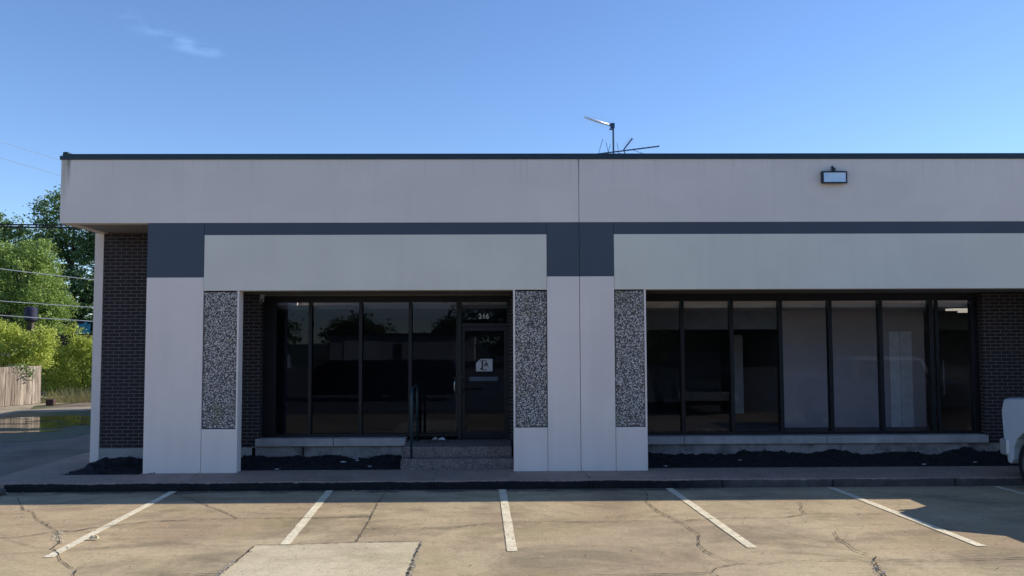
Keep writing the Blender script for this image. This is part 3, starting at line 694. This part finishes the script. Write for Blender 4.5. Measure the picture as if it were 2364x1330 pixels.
# short pipe stub in the foundation at the left
tag(MB().tube([(-3.72, 16.53, .25), (-3.72, 16.53, .41)], .018).build('pipe_stub', DARKM), 'short black pipe stub against the foundation below the left window', 'pipe')

# wall flood light
wl = empty('flood_light', (5.915, YP, 5.26), 'black-framed rectangular flood light mounted on the right part of the fascia', 'wall light')
HOUS = simple('black housing', (.02, .028, .033), .45)
hb = MB().prism([(-.0, -.10), (-.03, -.108), (-.075, -.12), (-.08, .105), (-.03, .112), (-.0, .09)], -.222, .222, 'x')
hb.F = hb.F; h_ = hb.build('housing', HOUS, wl, .008)
fr_ = MB(); 
for (a, b_, c, d) in ((-.220, -.196, -.117, .102), (.196, .220, -.117, .102), (-.196, .196, .076, .102), (-.196, .196, -.117, -.092)): fr_.box(a, b_, -.094, -.081, c, d)
fr_.build('frame', HOUS, wl)
def lens_mat():
    t = NT('sky tinted lens'); c = t.mix(t.ramp(t.noise(9, 2), .3, .7), (.55, .80, .98), (.75, .88, 1.0))  # pale blue puts the mirrored sky into the lens colour
    return t.set(Base_Color=c, Roughness=.25)
bx('lens', lens_mat(), wl, -.195, .195, -.090, -.082, -.091, .075)
bx('mount', HOUS, wl, -.03, .03, -.06, -.001, .10, .17, .005)
MB().tube([(-.01, -.03, .17), (-.02, -.02, .2)], .02).build('knuckle', HOUS, wl)
# small camera under the porch soffit
sc = empty('security_camera', (-4.50, 16.45, 3.20), 'small white security camera under the porch soffit at the far left window', 'security camera')
CW = simple('white plastic', (.42, .43, .43), .5)
MB().tube([(0, 0, .09), (0, 0, .06), (0, 0, .058), (0, -.01, .02), (.0, -.015, 0)], [.05, .05, .04, .038, .036], 14).build('mount', CW, sc, smooth=True)
MB().tube([(0, .06, -.02), (0, -.02, -.03), (0, -.09, -.045)], [.03, .036, .034], 14).build('body', CW, sc, smooth=True)
MB().tube([(0, -.091, -.045), (0, -.095, -.046)], .024, 14).build('lens', INK, sc)

# roof antennas on one mast
an = empty('rooftop_antenna', (2.8, 21, 5.3), 'thin dark mast with television antennas standing on the roof near the joint', 'antenna')
DKA = simple('dark antenna metal', (.05, .09, .14), .4, .5); BRT = simple('bright aluminium', (.9, .92, .9), .35, .5)
MB().tube([(0, 0, 0), (0, 0, 2.43)], .024, 10).build('mast', DKA, an)
p0, p1 = Vector((-.73, -.15, 2.54)), Vector((-.04, 0, 2.365))
bb = MB().tube([p0, p0.lerp(p1, .45), p1], [.020, .034, .022], 8).build('upper_boom', BRT, an, smooth=True)
for i in range(9):
    q = p0.lerp(p1, i/8.6); ll = .055+.012*i
    MB().tube([q+Vector((.0, .02, -ll)), q+Vector((0, -.02, ll))], .0032, 5).build('element', STEEL, bb)
MB().box(-.07, .03, -.05, .05, 2.30, 2.42).tube([(-.10, 0, 2.27), (.02, 0, 2.27)], .015).build('clamp', DKA, an)
q0, q1 = Vector((-.55, 0, 1.64)), Vector((1.19, .35, 1.93))
lb = MB().tube([q0, q1], .017, 8).build('lower_boom', DKA, an)
for k, (a, b_) in enumerate([((-.37, 0, 1.67), (-.25, .1, 2.05)), ((-.13, 0, 1.70), (-.17, .1, 1.98)), ((-.13, 0, 1.70), (-.06, .1, 1.92)), ((.12, 0, 1.76), (.10, .1, 1.95)), ((.42, .1, 1.80), (.80, .3, 1.73)), ((.12, .1, 1.72), (.40, .3, 1.66)), ((-.55, 0, 1.65), (-.45, .2, 1.70))]):
    MB().tube([a, b_], .0065, 5).build('element', DKA, lb)
for i in range(7):
    q = q0.lerp(q1, .52+i*.075); MB().tube([q+Vector((-.005, -.25, -.03)), q+Vector((.005, .25, .035))], .006, 5).build('element', DKA, lb)
vv = MB().tube([(.26, .05, 1.78), (.49, .15, 2.08)], .018, 6).build('corner_arm', DKA, an); vv2 = MB().tube([(.26, .05, 1.76), (.37, .2, 1.58)], .014, 6).build('corner_arm', DKA, an)
for i in range(5):
    q = Vector((.26, .05, 1.78)).lerp(Vector((.49, .15, 2.08)), .3+i*.17); MB().tube([q+Vector((-.11, -.05, .02)), q+Vector((.10, .1, -.01))], .0035, 5).build('element', STEEL, vv)
MB().box(.06, .3, -.05, .05, 1.50, 1.56).build('bracket', STEEL, an)

# ------------------------------------------------------------------ pickup truck
def car_paint(name, col):
    t = NT(name); c = t.mix(t.ramp(t.noise(2.5, 3), .3, .7), col, tuple(x*.93 for x in col))
    return t.set(Base_Color=c, Roughness=.35, Coat_Weight=.6, Coat_Roughness=.08)
TYRE = simple('tyre rubber', (.012, .012, .013), .85, bump=.3); RIM = simple('wheel alloy', (.35, .35, .36), .35, .8)
CHROME = simple('chrome', (.80, .80, .80), .34, .75, var=.03); TRIM = simple('black trim', (.015, .015, .017), .6)
LAMPG = simple('lamp glass', (.75, .75, .74), .12); RED = simple('tail lamp', (.35, .01, .01), .2)
def pickup(name, label, cat, paint, lic=False):
    """nose towards +Y, left flank at x=-1.0, length 5.6 (y -2.8..2.8)"""
    R = empty(name, (0, 0, 0), label, cat)
    # lower body: side profile with wheel arches, lofted across the width
    def arch(cy, rr, z0, n=9):
        return [(cy+rr*math.cos(math.pi*(1-i/(n-1))), z0+rr*math.sin(math.pi*(1-i/(n-1)))) for i in range(n)]
    FW, RW = 1.93, -1.75
    bot = [(-2.78, .55)]+arch(RW, .47, .45)+arch(FW, .49, .42)+[(2.50, .34), (2.66, .36)]
    top = [(2.72, .70), (2.74, .80), (2.77, 1.20), (2.735, 1.375), (2.2, 1.405), (1.30, 1.42), (-.35, 1.40), (-2.78, 1.40)]
    prof = bot+top
    sec = [(-1.0+.02, .0), (-1.0, .0), (1.0, 0), (.98, 0)]
    V = []; Fq = []; n = len(prof)
    for x, s in ((-.90, .97), (-.975, .99), (-1.0, 1.0), (1.0, 1.0), (.975, .99), (.90, .97)):
        pass
    xs = [(-1.0, 0), (-.96, .03), (-.80, .06), (.80, .06), (.96, .03), (1.0, 0)]
    for x, e in xs:
        for (y, z) in prof:
            dy = y; dz = z
            if z > 1.1: dz = z+(e*.55)
            if y > 2.5: dy = y-(.10-1.6*e if e < .06 else .0)
            V.append((x if 0.6 < z < 1.25 or abs(x) < .9 else x*(.985 if z <= .6 else .975), dy, dz))
    for i in range(len(xs)-1):
        for k in range(n):
            k2 = (k+1) % n; Fq.append((i*n+k, i*n+k2, (i+1)*n+k2, (i+1)*n+k))
    Fq.append(tuple(range(n))[::-1]); Fq.append(tuple(range((len(xs)-1)*n, len(xs)*n)))
    bm = bmesh.new(); vs = [bm.verts.new(v) for v in V]
    for q in Fq: bm.faces.new([vs[i] for i in q])
    bmesh.ops.recalc_face_normals(bm, faces=bm.faces)
    me = bpy.data.meshes.new('body'); bm.to_mesh(me); bm.free(); me.materials.append(paint)
    body = bpy.data.objects.new('body', me); COL.objects.link(body); body.parent = R
    m = body.modifiers.new('bevel', 'BEVEL'); m.width = .022; m.segments = 3; m.limit_method = 'ANGLE'; m.angle_limit = math.radians(35)
    # dark bed opening
    bx('bed_liner', TRIM, R, -.88, .88, -2.70, -.72, 1.36, 1.425)
    # cab
    def loft(secs, nm, mat, par, bev=.03):
        V = []; Fq = []
        for z, y0, y1, w in secs: V += [(-w, y0, z), (w, y0, z), (w, y1, z), (-w, y1, z)]
        for i in range(len(secs)-1):
            for k in range(4): k2 = (k+1) % 4; Fq.append((4*i+k, 4*i+k2, 4*i+4+k2, 4*i+4+k))
        Fq += [(3, 2, 1, 0), tuple(4*(len(secs)-1)+k for k in range(4))]
        b = MB(); b.V = V; b.F = Fq; return b.build(nm, mat, par, bev, seg=3)
    cab = loft([(1.40, -.70, 1.30, .965), (1.90, -.14, .98, .82), (1.97, -.08, .88, .74)], 'cab', paint, R, .05)
    # windows, laid just proud of the cab faces
    def win(nm, P, thick):
        b = MB(); n_ = len(P); V = [tuple(p) for p in P]+[tuple(Vector(p)+Vector(thick)) for p in P]
        b.V = V; b.F = [tuple(range(n_)), tuple(range(n_, 2*n_))[::-1]]+[(i, (i+1) % n_, n_+(i+1) % n_, n_+i) for i in range(n_)]
        return b.build(nm, CARGLASS2, R)
    win('windshield', [(-.82, 1.275, 1.45), (.82, 1.275, 1.45), (.72, 1.005, 1.87), (-.72, 1.005, 1.87)], (0, .02, .014))
    win('rear_window', [(-.72, -.63, 1.47), (.72, -.63, 1.47), (.66, -.215, 1.84), (-.66, -.215, 1.84)], (0, -.02, .02))
    for sgn in (-1, 1):
        win('side_window', [(sgn*.958, -.36, 1.46), (sgn*.958, 1.16, 1.46), (sgn*.842, .93, 1.86), (sgn*.842, -.06, 1.86)], (sgn*.012, 0, .004))
        mm = MB().box(min(sgn*.99, sgn*1.16), max(sgn*.99, sgn*1.16), .98, 1.07, 1.44, 1.64).build('mirror', TRIM, R, .02)
        bx('door_handle', CHROME, R, *(sorted((sgn*1.002, sgn*1.025))), .02, .16, 1.18, 1.21, .006)
        for nm, lo in (('door_seam', -.22), ('door_seam', 1.22)): bx(nm, TRIM, R, *(sorted((sgn*.9995, sgn*1.0015))), lo-.004, lo+.004, .58, 1.25)
        hl = MB().box(sgn*.66-.2, sgn*.66+.2, 2.60, 2.745, .93, 1.16).build('headlight', LAMPG, R, .03)
        bx('tail_light', RED, R, sgn*.86-.09, sgn*.86+.09, -2.80, -2.74, .98, 1.32, .01)
        for wy in (FW, RW):
            wh = empty('wheel', (sgn*.86, wy, .385)); wh.parent = R
            MB().tube([(-.13, 0, 0), (-.10, 0, 0), (.10, 0, 0), (.13, 0, 0)], [.33, .385, .385, .33], 32).build('tyre', TYRE, wh, smooth=False)
            MB().tube([(sgn*.131, 0, 0), (sgn*.135, 0, 0), (sgn*.120, 0, 0)], [.235, .22, .07], 24).build('rim', RIM, wh)
    # grille, bumpers, plate
    g = bx('grille', TRIM, R, -.44, .44, 2.66, 2.765, .84, 1.16, .02)
    for z in (.92, 1.0, 1.08): bx('grille_bar', CHROME, g, -.43, .43, 2.766, 2.778, z-.012, z+.012)
    P = [(-1.02, 2.50), (-1.035, 2.70), (-.93, 2.82), (-.5, 2.86), (.5, 2.86), (.93, 2.82), (1.035, 2.70), (1.02, 2.50)]
    MB().prism(P, .47, .74, 'z').build('front_bumper', CHROME, R, .035)
    bx('rear_bumper', CHROME, R, -.98, .98, -2.93, -2.80, .50, .70, .03)
    if lic: bx('licence_plate', simple('plate', (.6, .6, .6), .4), R, -.15, .15, 2.864, 2.870, .54, .68)
    bx('chassis', TRIM, R, -.72, .72, -2.6, 2.5, .32, .53)
    return R
CARGLASS2 = simple('dark window glass', (.012, .014, .016), .05, 0.0)
tk = pickup('pickup_truck', 'white pickup truck parked nose-in at the curb by the right edge', 'pickup truck', car_paint('white car paint', (.62, .64, .66)))
tk.location = (9.38, 11.80, 0)
dk = pickup('pickup_truck', 'dark pickup truck mirrored in the right-hand windows, facing the building', 'pickup truck', car_paint('black car paint', (.012, .012, .014)), lic=True)
dk.location = (6.6, 3.45, 0)
tr_ = empty('dark_vehicle_shape', (-4.6, -2.0, 0), 'made-up dark shape of a long low trailer standing side-on, mirrored in the windows left of the door', 'vehicle')  # generic body added to give the dark vehicle mass mirrored in the glass
BLK = simple('black trailer paint', (.006, .006, .008), .5)
MB().prism([(-2.9, .26), (2.9, .26), (2.9, 1.30), (2.55, 1.62), (-2.2, 1.62), (-2.9, 1.15)], -1.0, 1.0, 'y').build('body', BLK, tr_, .05)
for sx_ in (-.5, .5):
    for sy_ in (-1.0, 1.0): MB().tube([(sx_, sy_*.86, .34), (sx_, sy_*1.03, .34)], .34, 24).build('wheel', TYRE, tr_)
MB().tube([(2.9, 0, .42), (3.9, 0, .42)], .04).build('end_bar', BLK, tr_)
fw = copy_tree(tk); fw.location = (-18.2, -27, 0); fw.rotation_euler = (0, 0, math.radians(70))
fw['label'] = 'distant white pickup truck mirrored in the leftmost window pane'

# ------------------------------------------------------------------ trees and bushes
def leaf_mat(name, dark, light, trans=.35):
    t = NT(name); g = t.n('ShaderNodeNewGeometry').outputs['Random Per Island']
    c = t.mix(g, dark, light); c = t.mix(t.ramp(t.noise(.7, 3), .4, .65), c, tuple(x*.75 for x in dark), 'MIX') if False else c
    t.set(Base_Color=c, Roughness=.55)
    tl = t.n('ShaderNodeBsdfTranslucent'); t.l(c, tl.inputs[0]); ms = t.n('ShaderNodeMixShader'); ms.inputs[0].default_value = trans
    t.l(t.p.outputs[0], ms.inputs[1]); t.l(tl.outputs[0], ms.inputs[2]); t.l(ms.outputs[0], t.o.inputs[0]); return t.m
LDARK = leaf_mat('dark green leaves', (.040, .095, .032), (.23, .36, .12))
LMID = leaf_mat('mid green leaves', (.15, .24, .05), (.36, .48, .13), .45)
LLIGHT = leaf_mat('yellow green leaves', (.32, .40, .06), (.62, .68, .17), .55)
BARK = simple('bark', (.07, .055, .045), .9, bump=.8)
def leaves(blobs, n, size, seed, gap=.55, flat=.3, droop=0.0):
    rn = np.random.RandomState(seed); P = []
    vol = np.array([b[3]*b[4]*b[5] for b in blobs])**.66; pr = vol/vol.sum()
    # clump centres on the blobs' shells, leaves scattered round the clumps
    nc = max(30, n//45); k = rn.choice(len(blobs), nc, p=pr); Bq = np.array(blobs)
    d = rn.normal(size=(nc, 3)); d /= np.linalg.norm(d, axis=1)[:, None]
    rad = rn.uniform(gap, 1.0, (nc, 1)); C = Bq[k, :3]+d*rad*Bq[k, 3:6]
    cs = rn.uniform(.5, 1.4, nc)*size*4.2
    j = rn.randint(0, nc, n); off = rn.normal(size=(n, 3))*np.array([1, 1, .6])*cs[j][:, None]*.55
    off[:, 2] -= droop*np.abs(rn.normal(size=n))*cs[j]
    P = C[j]+off
    s = size*rn.uniform(.6, 1.3, n)
    a = rn.normal(size=(n, 3)); a[:, 2] *= flat+.4; a /= np.linalg.norm(a, axis=1)[:, None]
    b = rn.normal(size=(n, 3)); b -= a*(a*b).sum(1)[:, None]; b /= np.linalg.norm(b, axis=1)[:, None]
    A = a*s[:, None]; Bv = b*s[:, None]*.55
    V = np.stack([P-A, P+Bv*.9-A*.1, P+A, P-Bv*.9-A*.1], 1)
    V = V[V[:, :, 2].min(1) > .02] if max(b[2] for b in blobs) > .1 else V
    return V.reshape(-1, 3), np.arange(len(V)*4).reshape(-1, 4)
def tree(name, label, cat, base, blobs, n, size, seed, mat, th=.22, group=None, **kw):
    R = empty(name, base, label, cat, group)
    V, Q = leaves(blobs, n, size, seed, **kw); np_obj('crown', V, Q, mat, R)
    rn = random.Random(seed); zt = max(b[2] for b in blobs)
    ctr = Vector((sum(b[0] for b in blobs)/len(blobs), sum(b[1] for b in blobs)/len(blobs), zt*.62))
    tb = MB(); fork = Vector((ctr.x*.3, ctr.y*.3, zt*.38))
    tb.tube([(0, 0, -.1), tuple(fork*.5+Vector((.05, 0, 0))), tuple(fork), tuple(ctr)], [th*1.25, th*.95, th*.8, th*.35], 10)
    for b in blobs:
        c = Vector(b[:3]); mid = fork.lerp(c, .5)+Vector((rn.uniform(-.3, .3), rn.uniform(-.3, .3), rn.uniform(0, .4)))
        tb.tube([tuple(fork), tuple(mid), tuple(c), tuple(c+Vector((rn.uniform(-.4, .4), rn.uniform(-.3, .3), b[5]*.35)))], [th*.5, th*.36, th*.2, th*.06], 7)
        for _ in range(3):
            e = c+Vector((rn.uniform(-.75, .75)*b[3], rn.uniform(-.7, .7)*b[4], rn.uniform(-.5, .6)*b[5])); tb.tube([tuple(mid), tuple(mid.lerp(e, .55)+Vector((0, 0, .15))), tuple(e)], [th*.2, th*.12, th*.03], 6)
    tb.build('trunk', BARK, R, smooth=True); return R
tree('maple_tree', 'tall dark green tree rising behind the building corner', 'tree', (-22.6, 46, 0),
     [(0, 0, 8.7, 2.0, 2.0, 2.1), (-1.6, .3, 6.6, 1.5, 1.6, 1.6), (1.9, 0, 6.3, 2.1, 2, 2.0), (.4, -.5, 4.2, 2.4, 2, 1.7), (3.6, .3, 4.0, 2.2, 2, 1.8), (-1.4, 0, 3.0, 1.4, 1.6, 1.4), (2.8, 0, 8.2, 1.8, 1.8, 1.6)], 60000, .085, 3, LDARK, .3)
tree('maple_tree', 'dark leafy tree at the left edge behind the paler drooping tree', 'tree', (-27.6, 47, 0),
     [(0, 0, 7.7, 2.3, 2, 1.9), (-2.2, 0, 6.6, 2.2, 2, 2.0), (1.5, 0, 6.0, 1.5, 1.8, 1.6), (0, 0, 4.6, 2.6, 2, 1.8)], 40000, .085, 4, LDARK, .3)
tree('locust_tree', 'paler green feathery tree drooping over the wooden fence', 'tree', (-20.8, 38, 0),
     [(-.3, 0, 5.3, 1.8, 1.6, 1.5), (.9, 0, 4.6, 1.0, 1.2, 1.2), (-1.8, 0, 4.8, 1.6, 1.6, 1.5), (1.1, -.2, 3.5, .9, 1.1, .8), (1.7, .1, 4.0, .5, .8, .5), (.5, 0, 6.3, .8, 1, .7), (-1.3, 0, 6.4, .9, 1, .6), (-.6, 0, 3.6, 1.7, 1.3, 1.0)], 42000, .055, 5, LMID, .15, droop=.5)
def bush(label, base, blobs, n, size, seed, mat, nm='leafy_bush'):
    R = empty(nm, base, label, 'bush', None)
    V, Q = leaves(blobs, n, size, seed, gap=.45); np_obj('foliage', V, Q, mat, R)
    b = MB(); rn = random.Random(seed)
    for _ in range(14):
        q = rn.choice(blobs); b.tube([(rn.uniform(-.3, .3), rn.uniform(-.3, .3), 0), (q[0]*.5+rn.uniform(-.2, .2), q[1]*.5, q[2]*.5), (q[0]+rn.uniform(-1, 1)*q[3]*.8, q[1]+rn.uniform(-1, 1)*q[4]*.6, q[2]+rn.uniform(-.2, .9)*q[5])], [.03, .02, .006], 6)
    b.build('stems', BARK, R); return R
bush('bright yellow-green bush spilling over the top of the wooden fence', (-20.2, 35.6, 0),
     [(0, 0, 2.1, 1.5, 1, 1.0), (1.3, -.3, 2.3, .9, .8, .9), (-1.6, 0, 2.2, 1.4, 1, 1.1), (1.6, -.4, 1.7, .6, .7, .6), (.1, -.2, 2.9, .7, .8, .5), (1.9, -.4, 2.6, .35, .4, .5), (-.8, -.2, 3.4, .5, .5, .45)], 20000, .055, 6, LLIGHT)
bush('yellow-green bush between the fence end and the building corner', (-17.4, 37.4, 0),
     [(-.9, 0, 1.3, 1.1, .9, 1.2), (.5, 0, 1.5, 1.1, .9, 1.2), (1.9, .2, 1.2, 1.2, .9, 1.3), (-.3, .1, 2.2, .8, .8, .6), (-1.2, -.3, .5, .9, .5, .6), (.3, -.4, .5, .9, .5, .6), (1.6, -.3, .5, .9, .5, .6), (1.2, .2, 2.3, .7, .7, .5), (.5, 0, 2.7, .3, .3, .4), (-.9, 0, 2.8, .35, .3, .4), (2.0, .1, 2.7, .35, .3, .5), (-1.5, -.2, 1.9, .5, .5, .7), (3.4, 0, 1.4, 1.2, .9, 1.3)], 26000, .055, 7, LLIGHT)
bush('darker green shrub behind the yellow-green bush near the building corner', (-18.6, 41, 0),
     [(0, 0, 1.3, 1.6, 1, 1.2), (2.4, 0, 1.3, 1.6, 1, 1.3), (-2.2, 0, 1.2, 1.5, 1, 1.1)], 24000, .07, 8, LMID)
# weeds along the verge
rnp = np.random.RandomState(4); n = 2600
bx_ = rnp.uniform(-18.2, -13.5, n); by_ = 34.9+rnp.uniform(-.5, 2.2, n)+.25*(bx_+18); hh = rnp.uniform(.08, .55, n)*(rnp.rand(n) > .3)+.06
dx, dy = rnp.normal(0, .12, n), rnp.normal(0, .12, n); w = .012
V = np.stack([np.stack([bx_-w, by_, 0*hh], -1), np.stack([bx_+w, by_, 0*hh], -1), np.stack([bx_+dx*.5+w*.7, by_+dy*.5, hh*.6], -1), np.stack([bx_+dx*.5-w*.7, by_+dy*.5, hh*.6], -1), np.stack([bx_+dx+.002, by_+dy, hh], -1), np.stack([bx_+dx-.002, by_+dy, hh], -1)], 1)
Q = np.concatenate([np.arange(n)[:, None]*6+np.array([0, 1, 2, 3]), np.arange(n)[:, None]*6+np.array([3, 2, 4, 5])])
wd_ = np_obj('dry_weeds', V.reshape(-1, 3), Q, leaf_mat('dry grass', (.30, .27, .12), (.42, .40, .20))); tag(wd_, 'dry yellow weeds at the foot of the bushes', 'weeds', kind='stuff')

# wooden fence running back along the verge
fe = empty('wooden_fence', (0, 0, 0), 'weathered grey-brown vertical board fence below the bush at the left', 'fence')
def wood():
    t = NT('weathered boards'); g = t.n('ShaderNodeNewGeometry').outputs['Random Per Island']
    c = t.mix(g, (.19, .155, .12), (.38, .325, .265)); c = t.mix(t.ramp(t.noise(5, 5, .65, scl=(3, 3, .25)), .45, .65), c, (.07, .055, .045))
    return t.set(Base_Color=c, Roughness=.85)
WOOD = wood(); fb = MB(); rn = random.Random(9)
A = Vector((-18.06, 34.45, 0)); d = Vector((-.29, -.957, 0)).normalized(); L_ = 13.5; k = 0.0
nn = Vector((d.y, -d.x, 0)); nn = nn if nn.x > 0 else -nn
while k < L_:
    w = rn.uniform(.125, .15); a = A+d*k; b_ = A+d*(k+w-.008); h = 1.50+rn.uniform(-.025, .025); n0 = len(fb.V); o_ = nn*rn.uniform(0, .012)
    for p in (a+o_, b_+o_, b_+o_+nn*.02, a+o_+nn*.02):
        fb.V.append((p.x, p.y, .02))
    for p in (a+o_, b_+o_, b_+o_+nn*.02, a+o_+nn*.02): fb.V.append((p.x, p.y, h))
    fb.F += [tuple(n0+i for i in q) for q in ((0, 3, 2, 1), (4, 5, 6, 7), (0, 1, 5, 4), (1, 2, 6, 5), (2, 3, 7, 6), (3, 0, 4, 7))]
    k += w
fb.build('boards', WOOD, fe)
for z in (.35, 1.2):
    p, q = A-nn*.06, A+d*L_-nn*.06; MB().tube([(p.x, p.y, z), (q.x, q.y, z)], .035, 4).build('rail', WOOD, fe)
for i in range(6):
    p = A+d*(.05+i*2.4)-nn*.12; bx('post', WOOD, fe, p.x-.05, p.x+.05, p.y-.05, p.y+.05, 0, 1.45)
# brick-like block lying on the verge
blk = bx('loose_block', simple('dark burnt brick', (.07, .04, .035), .9, bump=.5), None, -17.25, -16.95, 33.3, 33.5, .005, .24, .02); tag(blk, 'small dark brown block lying on the pale dirt near the fence end', 'block')
# blue things glimpsed through the trees
sh = empty('shade_backdrop', (-20.2, 44.4, 0), 'gap shade shed added for the deep shade behind the yellow-green bush', 'backdrop')  # made-up dark block; its colour paints the deep shade between the trees
bx('wall', simple('gap shade', (.016, .016, .022), .9), sh, -3.4, 4.0, -1.5, 2, 0, 3.3); bx('roof', simple('gap shade top', (.02, .02, .024), .9), sh, -3.6, 4.2, -1.62, 2.1, 3.301, 3.42)
bt = empty('blue_barrel', (-19.5, 36.3, 0), 'deep navy blue barrel on a post stand showing above the fence bush', 'barrel')
MB().tube([(0, 0, 3.28), (0, 0, 3.34), (0, 0, 3.80), (0, 0, 3.87)], [.22, .25, .25, .19], 18).build('drum', simple('deep blue plastic', (.006, .006, .035), .6), bt)
bx('stand', BARK, bt, -.1, .1, -.1, .1, 0, 3.279)
tp = crumple('blue_tarp', (0, 0, 0), (.75, .60, .12), 77, simple('bright blue tarpaulin', (.04, .27, .42), .5)); tag(tp, 'bright cyan-blue tarpaulin hung on the dark shed beside the building corner', 'tarpaulin')
tp.rotation_euler = (math.radians(90), 0, 0); tp.location = (-20.45, 42.84, 3.10)
# ivy hanging over the fence top
V, Q = leaves([(0, 0, 0, .28, .10, .22), (.12, .05, -.25, .14, .06, .22), (-.25, -.3, .05, .2, .2, .12)], 260, .05, 91, gap=.1)
iv = np_obj('ivy', np.asarray(V)+np.array([0, 0, 0]), Q, LDARK); iv.location = (-18.18, 33.65, 1.33); tag(iv, 'dark ivy clump hanging over the boards of the wooden fence', 'ivy')
# pale house behind the trees
hs = empty('pale_house', (-32, 56, 0), 'pale house with low roof mostly hidden behind the trees', 'house')
bx('wall', simple('cream siding', (.5, .48, .42), .8), hs, -5, 7, -3, 4, 0, 2.8)
MB().prism([(-5.4, 2.8), (7.4, 2.8), (1, 4.6)], -3.4, 4.4, 'y').build('roof', simple('brown shingles', (.07, .06, .055), .9), hs)
# wires
WIRE = simple('black cable', (.012, .013, .014), .6); WIREG = simple('grey cable', (.75, .74, .68), .6)
def wire(z0, z1, y, rad, mat, label, x0=-70, x1=-14.9, grp=None, slope=0.0, sag=.0, nm='overhead_wire'):
    pts = []
    # passes x=-18.4 at z0 and x=-15 at z1, continues both ways with a gentle sag
    for i in range(25):
        x = -75+i*4.5; t = (x+18.4)/3.4; pts.append((x, y+slope*(x+18.4), z0+(z1-z0)*t*(1 if -1 < t < 2 else .55)+sag*((x+17)/10)**2*.1))
    o = MB().tube(pts, rad, 6).build(nm, mat); return tag(o, label, 'wire', grp)
def wire2(pts, rad, mat, label, grp='overhead wires left of the building'):
    o = MB().tube(pts, rad, 6).build('overhead_wire', mat); return tag(o, label, 'wire', grp)
def span(a, b_, za, zb, y, sag=.6, n=24):
    return [(a+(b_-a)*i/n, y, za+(zb-za)*i/n-sag*4*(i/n)*(1-i/n)) for i in range(n+1)]
wire2(span(-48, 14, 8.55, 7.8, 32, 1.45), .030, WIRE, 'upper of two thick black cables crossing the trees under the roof corner')
wire2(span(-48, 14, 8.50, 7.5, 31.6, 1.42), .034, WIRE, 'lower of two thick black cables crossing the trees under the roof corner')
wire2(span(-34, 6, 7.55, 3.15, 33, .75), .016, WIREG, 'highest of three thin pale wires crossing the trees left of the column')
wire2(span(-34, 6, 5.55, 3.1, 33, .7), .016, WIREG, 'middle one of three thin pale wires crossing the trees left of the column')
wire2(span(-34, 6, 5.0, 2.7, 33, .75), .017, WIREG, 'lowest of three thin pale wires crossing the trees left of the column')
wire2([(-34, 40, 17.0), (-23, 40, 11.65), (-12, 40, 8.2)], .010, WIREG, 'faint wire slanting down across the sky, upper of two')
wire2([(-34, 40, 14.5), (-23, 40, 10.9), (-12, 40, 7.6)], .010, WIREG, 'faint wire slanting down across the sky, lower of two')
# poles carrying the cables outside the view
def pole(x, y, h, label):
    R = empty('utility_pole', (x, y, 0), label, 'utility pole'); MB().tube([(0, 0, 0), (0, 0, h)], [.16, .11], 10).build('post', BARK, R); bx('crossarm', BARK, R, -1.1, 1.1, -.06, .06, h-.9, h-.75); return R

# ------------------------------------------------------------------ street behind the camera, seen mirrored in the glass
pole(-19.6, -34, 11, 'utility pole mirrored in the second window pane from the left')
wh = empty('white_warehouse', (-12, -66, 0), 'low pale warehouse mirrored in the windows left of the door', 'building')
bx('wall', simple('warehouse wall', (.5, .48, .44), .8), wh, -7, 9, -8, 0, 0, 3.1)
bx('roof', TRIM, wh, -7.3, 9.3, -8.3, .3, 3.11, 3.3); bx('shutter', simple('shutter', (.65, .62, .55), .6), wh, -5.4, -1.8, .001, .06, 0, 2.5)
bx('door', TRIM, wh, .2, 1.0, .001, .05, 0, 2.1)
for i, (x, y, s) in enumerate(((-44, -60, 1.0), (-31, -74, .9), (-20, -88, .85), (-6, -90, .8), (6, -84, .9), (-37, -48, 1.15), (18, -80, 1.0))):
    R = tree('street_tree', '', 'tree', (x, y, 0), [(0, 0, 5*s, 3.6*s, 3*s, 2.2*s), (-2.6*s, 0, 3.8*s, 2.4*s, 2*s, 1.8*s), (2.8*s, 0, 4*s, 2.6*s, 2*s, 1.8*s), (0, 0, 2.2*s, 3.4*s, 2*s, 1.8*s)], 3500, .30, 40+i, LDARK, .25, group='trees across the street seen only mirrored in the glass')
    R['label'] = ['dark tree mirrored high in the leftmost pane', 'dark round tree mirrored beside the pole', 'dark low tree mirrored above the pale warehouse', 'dark tree line piece mirrored right of the warehouse', 'dark tree mirrored near the entrance door', 'tallest dark tree mirrored at the left window edge', 'dark tree mirrored in the right-hand windows'][i]
db = empty('sky_block_wall', (30, -54, 0), 'long dark wall added behind the trees to cut sky mirrored in the right-hand windows', 'building')  # unseen dark mass added to block sky showing between the mirrored trees
bx('wall', simple('dark cladding', (.03, .032, .035), .9), db, -26, 40, -6, 0, 0, 13); bx('roof', TRIM, db, -26.3, 40.3, -6.3, .3, 13.01, 13.3)
for i, (x, y, s) in enumerate(((4, -46, 1.5), (12, -43, 1.7), (20, -46, 1.8), (28, -44, 1.7), (37, -47, 1.8), (46, -45, 1.8))):
    R = tree('street_tree', ['first', 'x', 'x', 'x', 'x', 'x'][i], 'tree', (x, y, 0), [(0, 0, 6*s, 3.6*s, 3*s, 2.6*s), (-2.8*s, 0, 4.2*s, 2.8*s, 2*s, 2.4*s), (2.8*s, 0, 4.4*s, 2.8*s, 2*s, 2.4*s), (0, 0, 2.0*s, 3.8*s, 2*s, 2.2*s)], 9000, .34, 60+i, LDARK, .3, group='tall trees behind the street mirrored in the right windows')
    R['label'] = 'tall dark tree of the dense row mirrored in the right-hand windows'
print('objects', len(bpy.data.objects))
